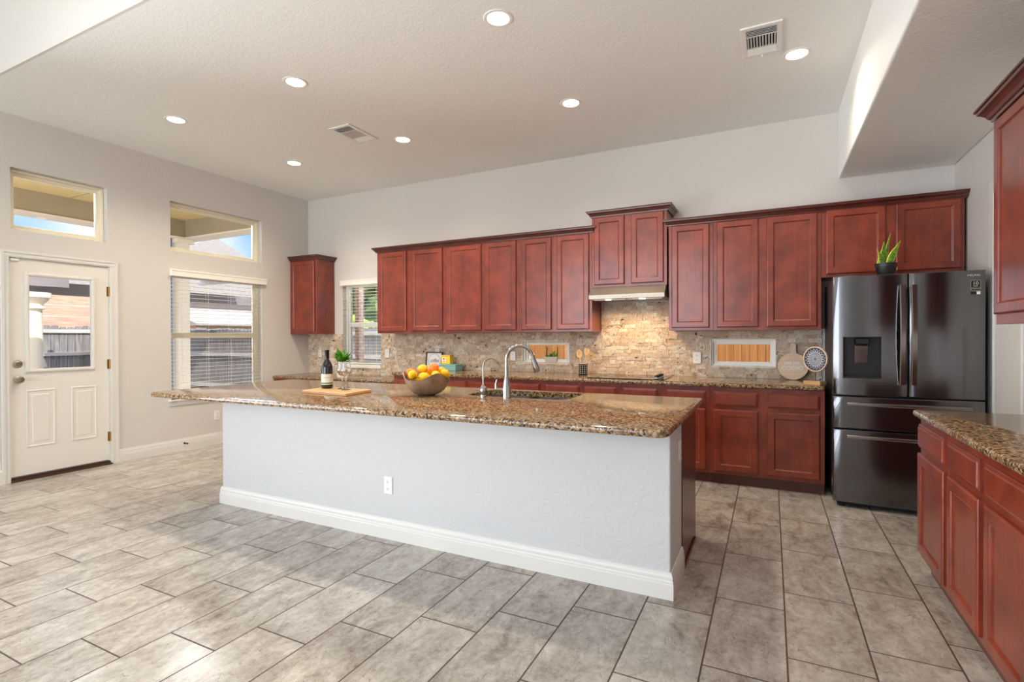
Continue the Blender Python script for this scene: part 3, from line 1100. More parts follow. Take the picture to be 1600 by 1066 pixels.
def stone_row(x0, x1, z0, z1, holes):
    x = x0 - random.uniform(0, 0.08)
    while x < x1:
        w = random.choice((0.04, 0.06, 0.075, 0.09, 0.10, 0.12))
        a, bb = max(x, x0), min(x + w, x1)
        x += w
        segs = [(a, bb)]
        for h in holes:
            if h[2] < (z0 + z1) / 2 < h[3]:
                ns = []
                for p, q in segs:
                    if q <= h[0] or p >= h[1]:
                        ns.append((p, q))
                    else:
                        if p < h[0] - 0.004: ns.append((p, h[0]))
                        if q > h[1] + 0.004: ns.append((h[1], q))
                segs = ns
        c = list(random.choice(TONES))
        k = random.uniform(0.92, 1.06)
        c = [min(1, v * k) for v in c[:3]] + [1]
        if random.random() < 0.0:
            c = list(random.choice(DARK))
        dep = random.uniform(TH_MIN, 0.019)
        for p, q in segs:
            if q - p < 0.006:
                continue
            g = 0.0006
            n0 = len(mb.bm.faces)
            v = mb.box(p + g, q - g, YB - dep, YB - 0.0005, z0 + g, z1 - g)
            v[0].co.y += random.uniform(-0.003, 0.003); v[1].co.y += random.uniform(-0.003, 0.003)
            v[4].co.y += random.uniform(-0.003, 0.003); v[5].co.y += random.uniform(-0.003, 0.003)
            mb.bm.faces.ensure_lookup_table()
            for f in mb.bm.faces[n0:]:
                for lp in f.loops:
                    lp[tone] = c


def stone_area(x0, x1, z0, z1, holes):
    n = max(1, round((z1 - z0) / RH))
    h = (z1 - z0) / n
    for i in range(n):
        stone_row(x0, x1, z0 + i * h, z0 + (i + 1) * h, holes)


D = (DESKW[0], DESKW[1], DESKW[2] - 0.03, 3)
stone_area(-6.262, -4.106, DZ + 0.001, CT + 0.001, [D])
stone_area(-6.262, 0.430, CT + 0.001, ZU0 - 0.001, [D, SM1, SM2])
stone_area(-1.698, -0.912, ZU0 - 0.001, 1.700, [])
tag(mb.build('stone_backsplash', 'split_stone'), 'beige split-face travertine tile backsplash with dark flecks', 'backsplash', kind='thing')
# reveals of the small windows: white returns with a thin lip
for i, h in enumerate((SM1, SM2)):
    mb = MB()
    u0, u1, z0, z1 = h
    for a in ((u0, u0 + 0.006, z0, z1), (u1 - 0.006, u1, z0, z1), (u0, u1, z0, z0 + 0.006), (u0, u1, z1 - 0.006, z1)):
        mb.box(a[0], a[1], YB - 0.020, YB + 0.021, a[2], a[3])
    struct(mb.build('trim_%d' % (7 + i), 'vinyl_white'))

# ------------------------------------------------------------------ range hood
r = tag(empty('range_hood', (-1.315, YUB, 1.710)), 'stainless steel under-cabinet range hood with two lit lamps', 'range hood')
HW = 0.386
yF, yT = 5.205 - YUB, 5.300 - YUB
mb = MB()
mb.prism([(0, 0.012), (yF + 0.004, 0.004), (yF, 0.008), (yF, 0.050), (yT, 0.134), (0, 0.134)], -HW, HW, 'x')
mb.build('canopy', 'hood_steel', r, bevel=0.002)
mb = MB()
mb.box(-HW + 0.03, -0.01, yF + 0.05, -0.04, -0.0005, 0.004); mb.box(0.01, HW - 0.03, yF + 0.05, -0.04, -0.0005, 0.004)
mb.build('filter_panel', 'satin_nickel', r)
for i in range(5):
    mb = MB(); mb.lathe([(0.0068, 0), (0.0068, 0.005), (0.004, 0.007)], (-0.045 + i * 0.0225, yF, 0.032), 14, Matrix.Rotation(PI / 2, 3, 'X'))
    mb.build('button', 'plate_white', r, smooth=True)
for x in (-0.19, 0.16):
    mb = MB(); mb.lathe([(0.0005, -0.003), (0.030, -0.003), (0.032, 0.004)], (x, yF + 0.045, 0.0), 24, cap1=False)
    o = mb.build('lamp', 'hood_lens', r)
    lamp('hood_lamp', 'SPOT', (-1.315 + x, YUB + yF + 0.06, 1.700), 9.5, (1.0, 0.72, 0.40), (math.radians(18), 0, 0), spot_size=math.radians(130), spot_blend=0.8, shadow_soft_size=0.03)

# ------------------------------------------------------------------ cooktop
r = tag(empty('cooktop', (-1.28, 5.24, CT)), 'black glass cooktop set into the back granite counter', 'cooktop')
mb = MB(); slab(mb, -0.375, 0.375, -0.245, 0.245, 0.0085, 0.008, (0.01,) * 4, 0.003); mb.build('glass_top', 'black_glass', r)
for x, y, q in ((-0.2, -0.1, 0.09), (-0.2, 0.12, 0.07), (0.10, -0.1, 0.075), (0.10, 0.12, 0.095)):
    mb = MB(); mb.lathe([(q, 0.0086), (q + 0.003, 0.0089)], (x, y, 0), 36, cap0=False, cap1=False); mb.build('burner_mark', 'slot_dark', r)
for i in range(5):
    kn = (0.300, -0.17 + i * 0.062, 0.0088)
    mb = MB(); mb.lathe([(0.021, 0), (0.021, 0.018), (0.017, 0.036), (0.003, 0.037)], kn, 22); k_ = mb.build('control_knob', 'black_plastic', r, smooth=35)
    mb = MB(); mb.lathe([(0.0216, 0.004), (0.0222, 0.006), (0.0222, 0.011), (0.0216, 0.013)], kn, 22, cap0=False, cap1=False); mb.build('knob_ring', 'plate_white', k_, smooth=35)

# ------------------------------------------------------------------ island
r = tag(empty('kitchen_island', ((IX0 + IX1) / 2, IY, 0)), 'white textured half-wall kitchen island with cherry cabinets behind', 'island')
hx = (IX1 - IX0) / 2
IT = 0.915 - 0.038
ID = 3.055 - IY
mb = MB()
mb.prism([(-hx, 0), (hx, 0), (hx, ID), (hx - 0.115, ID), (hx - 0.115, 0.115), (-hx + 0.115, 0.115), (-hx + 0.115, ID), (-hx, ID)], 0.0, IT, 'z')
mb.build('half_wall', 'island_paint', r, bevel=0.010, seg=3)
mb = MB()
path = [((-hx, ID), (-1, 0)), ((-hx, 0), (-1, -1)), ((hx, 0), (1, -1)), ((hx, ID), (1, 0))]
mb.rings([[(px + dx * a, py + dy * a, z) for a, z in base_profile()] for (px, py), (dx, dy) in path])
mb.build('baseboard', 'trim_white', r)
mb = MB()   # thin cap moulding where wall meets the stone
path = [((hx, 0.02), (1, 0)), ((hx, ID), (1, 0))]
mb.box(hx, hx + 0.012, 0.0, ID, IT - 0.012, IT); mb.build('cap_strip', 'trim_white', r)
# cherry cabinet body, open-topped box facing the back counter
CY0, CY1 = 0.125, 3.625 - IY
mb = MB()
mb.box(hx - 0.022, hx + 0.004, ID + 0.001, CY1, 0.0, IT)
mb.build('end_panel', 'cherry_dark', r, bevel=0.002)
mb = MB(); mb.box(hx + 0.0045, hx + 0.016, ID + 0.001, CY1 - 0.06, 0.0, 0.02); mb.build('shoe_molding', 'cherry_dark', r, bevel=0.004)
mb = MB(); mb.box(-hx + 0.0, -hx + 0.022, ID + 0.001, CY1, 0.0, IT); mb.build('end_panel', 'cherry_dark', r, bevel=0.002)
mb = MB(); mb.box(-hx + 0.023, hx - 0.023, CY1 - 0.022, CY1, 0.10, IT); mb.box(-hx + 0.023, hx - 0.023, CY1 - 0.08, CY1 - 0.06, 0.0, 0.10)
mb.build('face_frame', 'cherry', r)
n = 8
wd = (2 * hx - 0.06) / n
for i in range(n):
    a = -hx + 0.03 + i * wd + 0.025
    bb = a + wd - 0.05
    mb = MB(); mb.rings([[(p[0], CY1 + 0.0005 + h, p[2]) for p in rect(a + s, bb - s, 0.126 + s, 0.674 - s, 0)] for s, h in DOOR_STEPS]); mb.build('door', 'cherry', r)
    mb = MB(); mb.rings([[(p[0], CY1 + 0.0005 + h, p[2]) for p in rect(a + s, bb - s, 0.706 + s, 0.834 - s, 0)] for s, h in DRAWER_STEPS]); mb.build('drawer_front', 'cherry', r)

# countertop with sink cut-out
SX0, SX1, SY0, SY1 = -1.955, -1.195, 3.160, 3.588
mb = MB(); slab(mb, -4.290, -0.402, 2.318, 3.672, 0.915, 0.038, (0.045, 0.060, 0.03, 0.03), 0.014)
top = mb.build('island_countertop', 'granite', smooth=True)
mb = MB(); mb.prism(rounded_rect(SX0, SX1, SY0, SY1, (0.07,) * 4), 0.85, 0.95, 'z')
cut = mb.build('cutter', 'granite')
bo = top.modifiers.new('cut', 'BOOLEAN'); bo.operation = 'DIFFERENCE'; bo.solver = 'EXACT'; bo.object = cut
dg = bpy.context.evaluated_depsgraph_get()
me = bpy.data.meshes.new_from_object(top.evaluated_get(dg))
top.modifiers.clear()
top.data = me
for p in me.polygons:
    p.use_smooth = True
me.set_sharp_from_angle(angle=math.radians(35))
bpy.data.objects.remove(cut)
tag(top, 'polished brown granite island countertop with undermount sink opening', 'countertop')

r = tag(empty('kitchen_sink', ((SX0 + SX1) / 2, (SY0 + SY1) / 2, 0.877)), 'double-bowl stainless sink set into the island countertop', 'sink')
hw, hd = (SX1 - SX0) / 2 + 0.008, (SY1 - SY0) / 2 + 0.008
for a, bb in ((-hw, -0.012), (0.012, hw)):
    mb = MB()
    lo = []
    for i_, z in ((0, -0.001), (0.0, -0.004), (0.004, -0.15), (0.02, -0.185), (0.05, -0.2)):
        lo.append([(p, q, z) for p, q in rounded_rect(a + i_, bb - i_, -hd + i_, hd - i_, (0.07, 0.07, 0.07, 0.07))])
    mb.rings(lo, cap0=False)
    mb.build('bowl', 'sink_steel', r, smooth=True)
    mb = MB(); mb.lathe([(0.045, 0.0), (0.045, 0.003), (0.03, 0.001), (0.005, 0.0005)], ((a + bb) / 2, 0, -0.199), 24); mb.build('drain', 'chrome', r, smooth=True)
mb = MB(); mb.box(-0.0115, 0.0115, -hd, hd, -0.12, -0.012); mb.build('divider', 'sink_steel', r, bevel=0.005)


# faucets
def arc_pts(o, dr, z0, z1, reach, drop, n=16):
    """gooseneck from o up to z1 then a half-circle of width reach toward dr"""
    pts = [(o[0], o[1], z0), (o[0], o[1], (z0 + z1) / 2), (o[0], o[1], z1)]
    for k in range(1, n + 1):
        a = PI * k / n * drop
        u = reach / 2 * (1 - math.cos(a))
        pts.append((o[0] + dr[0] * u, o[1] + dr[1] * u, z1 + reach / 2 * math.sin(a)))
    return pts


DR = Vector((0.80, 0.60, 0)).normalized()
r = tag(empty('kitchen_faucet', (-1.600, 3.120, 0.9152)), 'tall brushed gooseneck faucet standing in front of the island sink', 'faucet')
mb = MB(); mb.lathe([(0.030, 0), (0.030, 0.012), (0.0285, 0.02), (0.0285, 0.07), (0.025, 0.095), (0.0165, 0.130), (0.0125, 0.15)], n=28); mb.build('body', 'chrome', r, smooth=True)
ap = arc_pts((0, 0), DR, 0.14, 0.262, 0.182, 0.93)
mb = MB(); mb.tube(ap, 0.0118, 16); mb.build('spout', 'chrome', r, smooth=True)
e0 = Vector(ap[-1]); ed = (Vector(ap[-1]) - Vector(ap[-2])).normalized()
mb = MB(); mb.tube([e0 - ed * 0.005, e0 + ed * 0.02, e0 + ed * 0.06, e0 + ed * 0.105, e0 + ed * 0.112], [0.0135, 0.015, 0.019, 0.0215, 0.019], 18); mb.build('spray_head', 'chrome', r, smooth=True)
hd_ = Vector((-0.90, -0.30, 0)).normalized()
mb = MB(); mb.tube([Vector((0, 0, 0.055)) + hd_ * 0.02, Vector((0, 0, 0.057)) + hd_ * 0.075], 0.013, 16)
mb.tube([Vector((0, 0, 0.057)) + hd_ * 0.070, Vector((0, 0, 0.09)) + hd_ * 0.075, Vector((0, 0, 0.125)) + hd_ * 0.066], [0.010, 0.007, 0.0055], 12)
mb.build('handle', 'chrome', r, smooth=True)

r = tag(empty('filter_faucet', (-1.782, 3.122, 0.9152)), 'small thin-necked water filter tap left of the tall faucet', 'faucet')
mb = MB(); mb.lathe([(0.026, 0), (0.026, 0.008), (0.020, 0.014), (0.020, 0.02), (0.026, 0.028), (0.027, 0.055), (0.020, 0.068), (0.008, 0.082)], n=24); mb.build('body', 'chrome', r, smooth=True)
ap = arc_pts((0, 0), DR, 0.07, 0.212, 0.105, 0.86)
mb = MB(); mb.tube(ap, 0.0052, 12); mb.tube([ap[-1], Vector(ap[-1]) + (Vector(ap[-1]) - Vector(ap[-2])).normalized() * 0.02], 0.0075, 12); mb.build('spout', 'chrome', r, smooth=True)
mb = MB(); mb.tube([(-0.015, -0.008, 0.045), (-0.050, -0.022, 0.050)], [0.007, 0.005], 12); mb.build('lever', 'chrome', r, smooth=True)

# ------------------------------------------------------------------ right-hand run
RX, RY = 0.752, 3.612
base_cabinet('base_cabinet', 0, 0.516, 0, XR - 0.003 - RX, [(0.012, 0.482)], 'single-door cherry base cabinet at the far end of the right counter', CT - 0.038, org=(RX, RY, 0), rz=-PI / 2)
base_cabinet('base_cabinet', 0, 0.925, 0, XR - 0.003 - RX, [(0.034, 0.432), (0.500, 0.892)], 'two-door cherry base cabinet at the right edge, nearest the camera', CT - 0.038, org=(RX, RY - 0.517, 0), rz=-PI / 2)
base_cabinet('base_cabinet', 0, 0.50, 0, XR - 0.003 - RX, [(0.034, 0.466)], 'cherry base cabinet at the near end of the right counter', CT - 0.038, org=(RX, RY - 1.443, 0), rz=-PI / 2)
mb = MB(); slab(mb, 0.716, XR - 0.003, 1.640, 3.640, CT - 0.002, 0.036, (0.0, 0, 0, 0.028), 0.013, e=(1, 0, 1, 1))
tag(mb.build('countertop', 'granite', smooth=True), 'granite countertop on the right-hand cabinets in front of the refrigerator', 'countertop')
UX, UY = 1.035, 3.490
wall_cabinet('wall_cabinet', 0, 1.10, 0, XR - 0.002 - UX, 0, 1.060, [(0.024, 0.53), (0.585, 1.08)],
             'large cherry wall cabinet cut by the right edge above the right counter', rz=-PI / 2, org=(UX, UY, 1.383), dz0=0.05, dz1=0.03)
o = crown(0, 1.10, 0, 0, 'cherry crown molding on the right-hand wall cabinet under the soffit', yb=XR - 0.002 - UX, org=(UX, UY, 2.425), rz=-PI / 2, scale=1.35)

# ------------------------------------------------------------------ refrigerator
FX0, FX1, FY = 0.436, 1.346, 4.725
r = tag(empty('refrigerator', ((FX0 + FX1) / 2, FY, 0)), 'black stainless french-door refrigerator with two bottom drawers', 'refrigerator')
fw = (FX1 - FX0) / 2
mb = MB(); mb.box(-fw + 0.008, fw - 0.008, 0.082, 0.80, 0.04, 1.770); mb.build('body', 'fridge_side', r, bevel=0.004)
mb = MB(); mb.box(-fw + 0.03, fw - 0.03, 0.05, 0.10, 0.012, 0.045); mb.build('kick_plate', 'rubber_black', r)
for x in (-fw + 0.06, fw - 0.06):
    mb = MB(); mb.lathe([(0.022, 0), (0.022, 0.02), (0.012, 0.022), (0.012, 0.042)], (x, 0.06, 0.0), 16); mb.build('foot', 'rubber_black', r)


def bulged(mb, x0, x1, z0, z1, d0, bulge, hole=None, n=14, ease=0.006):
    """door front slightly bowed about a vertical axis; optional rectangular recess hole"""
    xs = [x0, x0 + ease * 0.3, x0 + ease]
    xs += [x0 + ease + (x1 - x0 - 2 * ease) * k / n for k in range(1, n)]
    xs += [x1 - ease, x1 - ease * 0.3, x1]
    zs = [z0, z0 + ease, z1 - ease, z1]
    if hole:
        xs = sorted(x for x in xs if not (abs(x - hole[0]) < 0.01 or abs(x - hole[1]) < 0.01)) + [hole[0], hole[1]]
        xs.sort()
        zs = sorted(zs + [hole[2], hole[3]])
    xc, hw_ = (x0 + x1) / 2, (x1 - x0) / 2

    def Y(x, z):
        y = -bulge * (1 - ((x - xc) / hw_) ** 2)
        ex = min(x - x0, x1 - x)
        if ex < ease:
            y += ease - math.sqrt(max(0, ease ** 2 - (ease - ex) ** 2))
        if z in (z0, z1):
            y += ease * 0.6
        return y
    G = {}
    def V(x, z):
        if (x, z) not in G:
            G[(x, z)] = mb.bm.verts.new((x, Y(x, z), z))
        return G[(x, z)]
    for i in range(len(xs) - 1):
        for k in range(len(zs) - 1):
            if hole and hole[0] - 1e-6 <= xs[i] and xs[i + 1] <= hole[1] + 1e-6 and hole[2] - 1e-6 <= zs[k] and zs[k + 1] <= hole[3] + 1e-6:
                continue
            mb.bm.faces.new([V(xs[i], zs[k]), V(xs[i + 1], zs[k]), V(xs[i + 1], zs[k + 1]), V(xs[i], zs[k + 1])])
    # sides and back
    bd = {}
    def B(x, z):
        if (x, z) not in bd:
            bd[(x, z)] = mb.bm.verts.new((x, d0, z))
        return bd[(x, z)]
    for i in range(len(xs) - 1):
        mb.bm.faces.new([V(xs[i], z0), B(xs[i], z0), B(xs[i + 1], z0), V(xs[i + 1], z0)])
        mb.bm.faces.new([V(xs[i + 1], z1), B(xs[i + 1], z1), B(xs[i], z1), V(xs[i], z1)])
    for k in range(len(zs) - 1):
        mb.bm.faces.new([V(x0, zs[k + 1]), B(x0, zs[k + 1]), B(x0, zs[k]), V(x0, zs[k])])
        mb.bm.faces.new([V(x1, zs[k]), B(x1, zs[k]), B(x1, zs[k + 1]), V(x1, zs[k + 1])])
    mb.bm.faces.new([B(x, z0) for x in xs] + [B(x1, z) for z in zs[1:]] + [B(x, z1) for x in xs[::-1][1:]] + [B(x0, z) for z in zs[::-1][1:-1]])
    return Y


cx_ = (FX0 + FX1) / 2
gap = 0.907 - cx_
DD = 0.075
# left door with dispenser
hole = (0.499 - cx_, 0.742 - cx_, 1.003, 1.320)
mb = MB(); Yd = bulged(mb, -fw, gap - 0.004, 0.872, 1.787, DD, 0.020, hole)
dl = mb.build('left_door', 'fridge_steel', r, smooth=30)
mb = MB()
h0, h1, hz0, hz1 = hole
mb.box(h0, h1, 0.052, 0.056, hz0, hz1)
mb.box(h0, h0 + 0.004, -0.006, 0.052, hz0, hz1); mb.box(h1 - 0.004, h1, -0.006, 0.052, hz0, hz1)
mb.box(h0, h1, -0.006, 0.052, hz0, hz0 + 0.012); mb.box(h0, h1, -0.006, 0.052, hz1 - 0.006, hz1)
mb.build('dispenser_recess', 'black_plastic', dl)
mb = MB(); mb.box(h0 + 0.075, h1 - 0.075, -0.004, 0.05, hz1 - 0.062, hz1 - 0.007); mb.build('dispenser_head', 'black_glass', dl, bevel=0.008)
mb = MB(); mb.rbox(((h0 + h1) / 2, 0.036, hz1 - 0.135), (0.085, 0.008, 0.14), Matrix.Rotation(0.14, 3, 'X')); mb.build('dispenser_paddle', 'fridge_trim', dl, bevel=0.004)
mb = MB(); mb.box(h0 + 0.02, h1 - 0.02, 0.0, 0.048, hz0 + 0.012, hz0 + 0.018); mb.build('drip_tray', 'rubber_black', dl, bevel=0.002)
mb = MB()
for a in ((h0 - 0.005, h0, hz0 - 0.005, hz1 + 0.005), (h1, h1 + 0.005, hz0 - 0.005, hz1 + 0.005)):
    mb.box(a[0], a[1], -0.014, -0.004, a[2], a[3])
mb.box(h0, h1, -0.014, -0.004, hz0 - 0.005, hz0); mb.box(h0, h1, -0.014, -0.004, hz1, hz1 + 0.005)
mb.build('dispenser_bezel', 'fridge_trim', dl)
mb = MB(); Yr = bulged(mb, gap + 0.004, fw, 0.872, 1.787, DD, 0.020)
dr_ = mb.build('right_door', 'fridge_steel', r, smooth=30)
mb = MB(); mb.box(gap - 0.004, gap + 0.004, 0.02, 0.07, 0.88, 1.78); mb.build('gasket', 'rubber_black', r)


def fr_handle(x, par):
    mb = MB()
    pts, n = [], 14
    lo = []
    for k in range(n + 1):
        s = k / n
        z = 0.963 + (1.700 - 0.963) * s
        y = -0.022 - 0.030 * math.sin(PI * s)
        lo.append([(x - 0.019, y + 0.008, z), (x - 0.019, y - 0.006, z), (x - 0.013, y - 0.012, z), (x + 0.013, y - 0.012, z), (x + 0.019, y - 0.006, z), (x + 0.019, y + 0.008, z)])
    mb.rings(lo)
    mb.box(x - 0.012, x + 0.012, -0.024, 0.0, 0.968, 0.995); mb.box(x - 0.012, x + 0.012, -0.024, 0.0, 1.668, 1.695)
    return mb.build('handle', 'fridge_trim', par, smooth=25)


fr_handle(gap - 0.038, dl)
fr_handle(gap + 0.030, dr_)
for nm, z0, z1, hz in (('upper_drawer', 0.616, 0.860, 0.806), ('lower_drawer', 0.045, 0.604, 0.556)):
    mb = MB(); bulged(mb, -fw, fw, z0, z1, DD, 0.020)
    d_ = mb.build(nm, 'fridge_steel', r, smooth=30)
    mb = MB()
    lo, n = [], 16
    for k in range(n + 1):
        s = k / n
        x = -fw + 0.088 + (2 * fw - 0.165) * s
        y = -0.020 - 0.026 * math.sin(PI * s)
        lo.append([(x, y + 0.01, hz - 0.013), (x, y - 0.008, hz - 0.012), (x, y - 0.012, hz - 0.004), (x, y - 0.012, hz + 0.006), (x, y - 0.004, hz + 0.013), (x, y + 0.01, hz + 0.013)])
    mb.rings(lo)
    mb.box(-fw + 0.09, -fw + 0.12, -0.022, 0.004, hz - 0.01, hz + 0.01); mb.box(fw - 0.11, fw - 0.08, -0.022, 0.004, hz - 0.01, hz + 0.01)
    mb.build('handle', 'fridge_trim', d_, smooth=25)
# badge and stickers on the right door
bx = 1.266 - cx_
yb_ = Yr(bx, 1.5)
mb = MB(); text_bm(mb, 'SAMSUNG', 0.0195, Matrix.Translation((bx, yb_ - 0.0015, 1.750)) @ FRONT @ Matrix.Diagonal((1.08, 1, 1, 1)), 0.0012)
mb.build('badge', 'badge_silver', dr_)
sx = 1.287 - cx_
ys = Yr(sx, 1.5) + 0.0008
mb = MB(); mb.box(sx - 0.028, sx + 0.028, ys - 0.004, ys + 0.002, 1.643, 1.716)
st = mb.build('warranty_sticker', 'sticker_black', dr_)
mb = MB()
for a in ((-0.027, 0.027, 1.7135, 1.715), (-0.027, 0.027, 1.644, 1.6455), (-0.027, -0.0258, 1.644, 1.715), (0.0258, 0.027, 1.644, 1.715), (-0.024, 0.024, 1.664, 1.665)):
    mb.box(sx + a[0], sx + a[1], ys - 0.0048, ys - 0.0041, a[2], a[3])
text_bm(mb, '10', 0.034, Matrix.Translation((sx, ys - 0.0045, 1.693)) @ FRONT, 0.0004)
text_bm(mb, 'YEAR', 0.011, Matrix.Translation((sx, ys - 0.0045, 1.674)) @ FRONT, 0.0004)
text_bm(mb, 'WARRANTY', 0.0095, Matrix.Translation((sx, ys - 0.0045, 1.655)) @ FRONT, 0.0004)
mb.build('sticker_print', 'badge_silver', st)
mb = MB(); mb.box(sx - 0.026, sx + 0.006, ys - 0.004, ys + 0.002, 1.616, 1.636); mb.build('sticker', 'sticker_black', dr_)
mb = MB(); mb.box(sx + 0.006, sx + 0.026, ys - 0.004, ys + 0.002, 1.616, 1.636); mb.build('sticker', 'paper_white', dr_)
mb = MB(); mb.box(-fw + 0.006, -fw + 0.0085, 0.10, 0.16, 0.13, 0.19); mb.build('side_tag', 'paper_white', r)


# ------------------------------------------------------------------ things on the refrigerator
def blade(mb, base, tip, width, bend, tone_l, n=12, fold=0.25, twist=0.0):
    """one leaf: a long lens-shaped blade with a pale edge"""
    base, tip = Vector(base), Vector(tip)
    d = tip - base
    side = Vector((math.cos(twist), math.sin(twist), 0))
    side = (side - d.normalized() * side.dot(d.normalized())).normalized()
    nrm = d.cross(side).normalized()
    rows = []
    for k in range(n + 1):
        s = k / n
        w = width * (0.45 + 0.55 * math.sin(PI * min(1, s * 1.15 + 0.12))) * (1 - s ** 5) + 0.0008
        c = base + d * s + nrm * bend * math.sin(PI * s)
        rows.append([mb.bm.verts.new(c + side * w * u + nrm * fold * w * abs(u)) for u in (-1, -0.72, -0.35, 0, 0.35, 0.72, 1)])
    for a, b_ in zip(rows, rows[1:]):
        for i in range(6):
            f = mb.bm.faces.new([a[i], a[i + 1], b_[i + 1], b_[i]])
            for lp in f.loops:
                u = abs(rows_index(a, b_, lp.vert) - 3)
                lp[tone_l] = (1, 1, 1, 1) if u >= 3 else ((0.75, 0.75, 0.75, 1) if u == 2 and i in (0, 5) else (0, 0, 0, 1))


def rows_index(a, b_, v):
    return a.index(v) if v in a else b_.index(v)


def solidify(o, th):
    s = o.modifiers.new('thickness', 'SOLIDIFY')
    s.thickness = th
    return o


r = tag(empty('snake_plant', (0.782, 4.795, 1.7875)), 'small snake plant in a black pot on top of the refrigerator', 'plant')
mb = MB()
mb.lathe([(0.052, 0), (0.055, 0.003), (0.066, 0.058), (0.070, 0.060), (0.071, 0.088), (0.067, 0.088), (0.062, 0.070)], n=36)
mb.build('pot', 'black_plastic', r, smooth=35)
mb = MB(); mb.lathe([(0.0005, 0.076), (0.063, 0.074)], n=24, cap1=False); mb.build('soil', 'soil', r)
for bs, tp, w, be, tw in (((0.016, 0.0, 0.07), (0.098, 0.02, 0.262), 0.025, 0.012, 0.25), ((-0.004, 0.01, 0.07), (-0.010, 0.01, 0.255), 0.028, 0.006, 0.4),
                          ((-0.020, -0.01, 0.07), (-0.056, -0.01, 0.205), 0.023, -0.010, 0.6), ((0.006, 0.02, 0.07), (0.034, 0.02, 0.322), 0.013, 0.02, 0.3), ((-0.03, 0.015, 0.07), (-0.044, 0.02, 0.15), 0.016, 0.0, 0.2)):
    mb = MB()
    tl = mb.bm.loops.layers.float_color.new('tone')
    blade(mb, bs, tp, w, be, tl, twist=tw)
    solidify(mb.build('leaf', 'snake_leaf', r, smooth=True), 0.0018)


# ------------------------------------------------------------------ island-top things
ZI = 0.9155
r = tag(empty('cutting_board', (-2.925, 2.880, ZI), 0.463 + 0.035), 'rectangular bamboo cutting board under the wine bottle and glasses', 'cutting board')
o = None
mb = MB()
# corners taken in world space: left, front-right, right, back
cb = [(-3.150, 2.772), (-2.662, 2.722), (-2.715, 3.045), (-3.195, 3.030)]
r.location = (0, 0, ZI); r.rotation_euler = (0, 0, 0)
cxb = sum(p[0] for p in cb) / 4; cyb = sum(p[1] for p in cb) / 4
r.location = (cxb, cyb, ZI)
mb.prism([(p[0] - cxb, p[1] - cyb) for p in cb], 0.0, 0.019, 'z')
mb.build('board', 'board_bamboo', r, bevel=0.003)
ZBD = ZI + 0.0195

r = tag(empty('wine_bottle', (-3.090, 2.965, ZBD)), 'dark wine bottle with cream label standing on the cutting board', 'bottle')
r.scale = (1.12, 1.12, 1.0)
mb = MB(); mb.lathe([(0.030, 0), (0.0370, 0.003), (0.0385, 0.012), (0.0388, 0.150), (0.036, 0.172), (0.028, 0.196), (0.018, 0.215), (0.0145, 0.230), (0.0142, 0.285), (0.0155, 0.287), (0.0155, 0.296), (0.012, 0.298)], n=36)
mb.build('glass', 'bottle_glass', r, smooth=True)
mb = MB(); mb.lathe([(0.0150, 0.232), (0.0152, 0.286), (0.0162, 0.288), (0.0162, 0.299), (0.004, 0.300)], n=28); mb.build('capsule', 'capsule_black', r, smooth=True)


def label_patch(mb, rad, z0, z1, a0, a1, n=20):
    pts = [(rad * math.cos(a0 + (a1 - a0) * k / n), rad * math.sin(a0 + (a1 - a0) * k / n)) for k in range(n + 1)]
    ins = [(p[0] * 0.985, p[1] * 0.985) for p in pts]
    mb.prism(pts + ins[::-1], z0, z1, 'z')


mid = math.atan2(-2.9, 3.1)
mb = MB(); label_patch(mb, 0.0397, 0.030, 0.112, mid - 1.35, mid + 1.35); lb = mb.build('label', 'label_cream', r, smooth=True)
mb = MB(); label_patch(mb, 0.0401, 0.036, 0.047, mid - 1.3, mid + 1.3); mb.build('label_band', 'label_green', r, smooth=True)
mb = MB(); label_patch(mb, 0.0401, 0.088, 0.0895, mid - 0.7, mid + 0.7); label_patch(mb, 0.0401, 0.081, 0.082, mid - 0.5, mid + 0.5); mb.build('label_print', 'print_dark', r, smooth=True)


def wine_glass(loc, label):
    r = tag(empty('wine_glass', loc), label, 'glass', 'wine glasses on the cutting board')
    mb = MB()
    out = [(0.0005, 0.0), (0.034, 0.0), (0.036, 0.002), (0.020, 0.005), (0.006, 0.010), (0.0042, 0.02), (0.0040, 0.085), (0.006, 0.094), (0.022, 0.108), (0.036, 0.126), (0.0405, 0.140), (0.038, 0.165), (0.0335, 0.208)]
    inn = [(0.0325, 0.208), (0.0368, 0.165), (0.0392, 0.140), (0.0348, 0.127), (0.021, 0.1098), (0.0005, 0.101)]
    mb.lathe(out + inn, n=36)
    mb.build('glass', 'clear_glass', r, smooth=True)
    return r


wine_glass((-2.953, 2.985, ZBD), 'wine glass nearer the bottle, left of the pair on the board')
wine_glass((-2.862, 2.930, ZBD), 'wine glass farther from the bottle, right of the pair on the board')

# fruit bowl with a wavy rim
YAW = 0.463
BX, BY = -2.205, 3.045
r = tag(empty('fruit_bowl', (BX, BY, ZI), YAW), 'brown wooden fruit bowl with a wavy rim on the island', 'bowl')
NB = 48
prof = [(0.00, 0.0), (0.060, 0.0), (0.104, 0.014), (0.142, 0.043), (0.168, 0.080), (0.184, 0.120)]


def rim_z(th):
    h = 0.110
    for c_, a_, w_ in ((PI, 0.056, 0.55), (-0.95, 0.052, 0.52), (1.45, 0.045, 0.60)):
        d_ = (th - c_ + PI) % (2 * PI) - PI
        h += a_ * math.exp(-(d_ / w_) ** 2)
    return h


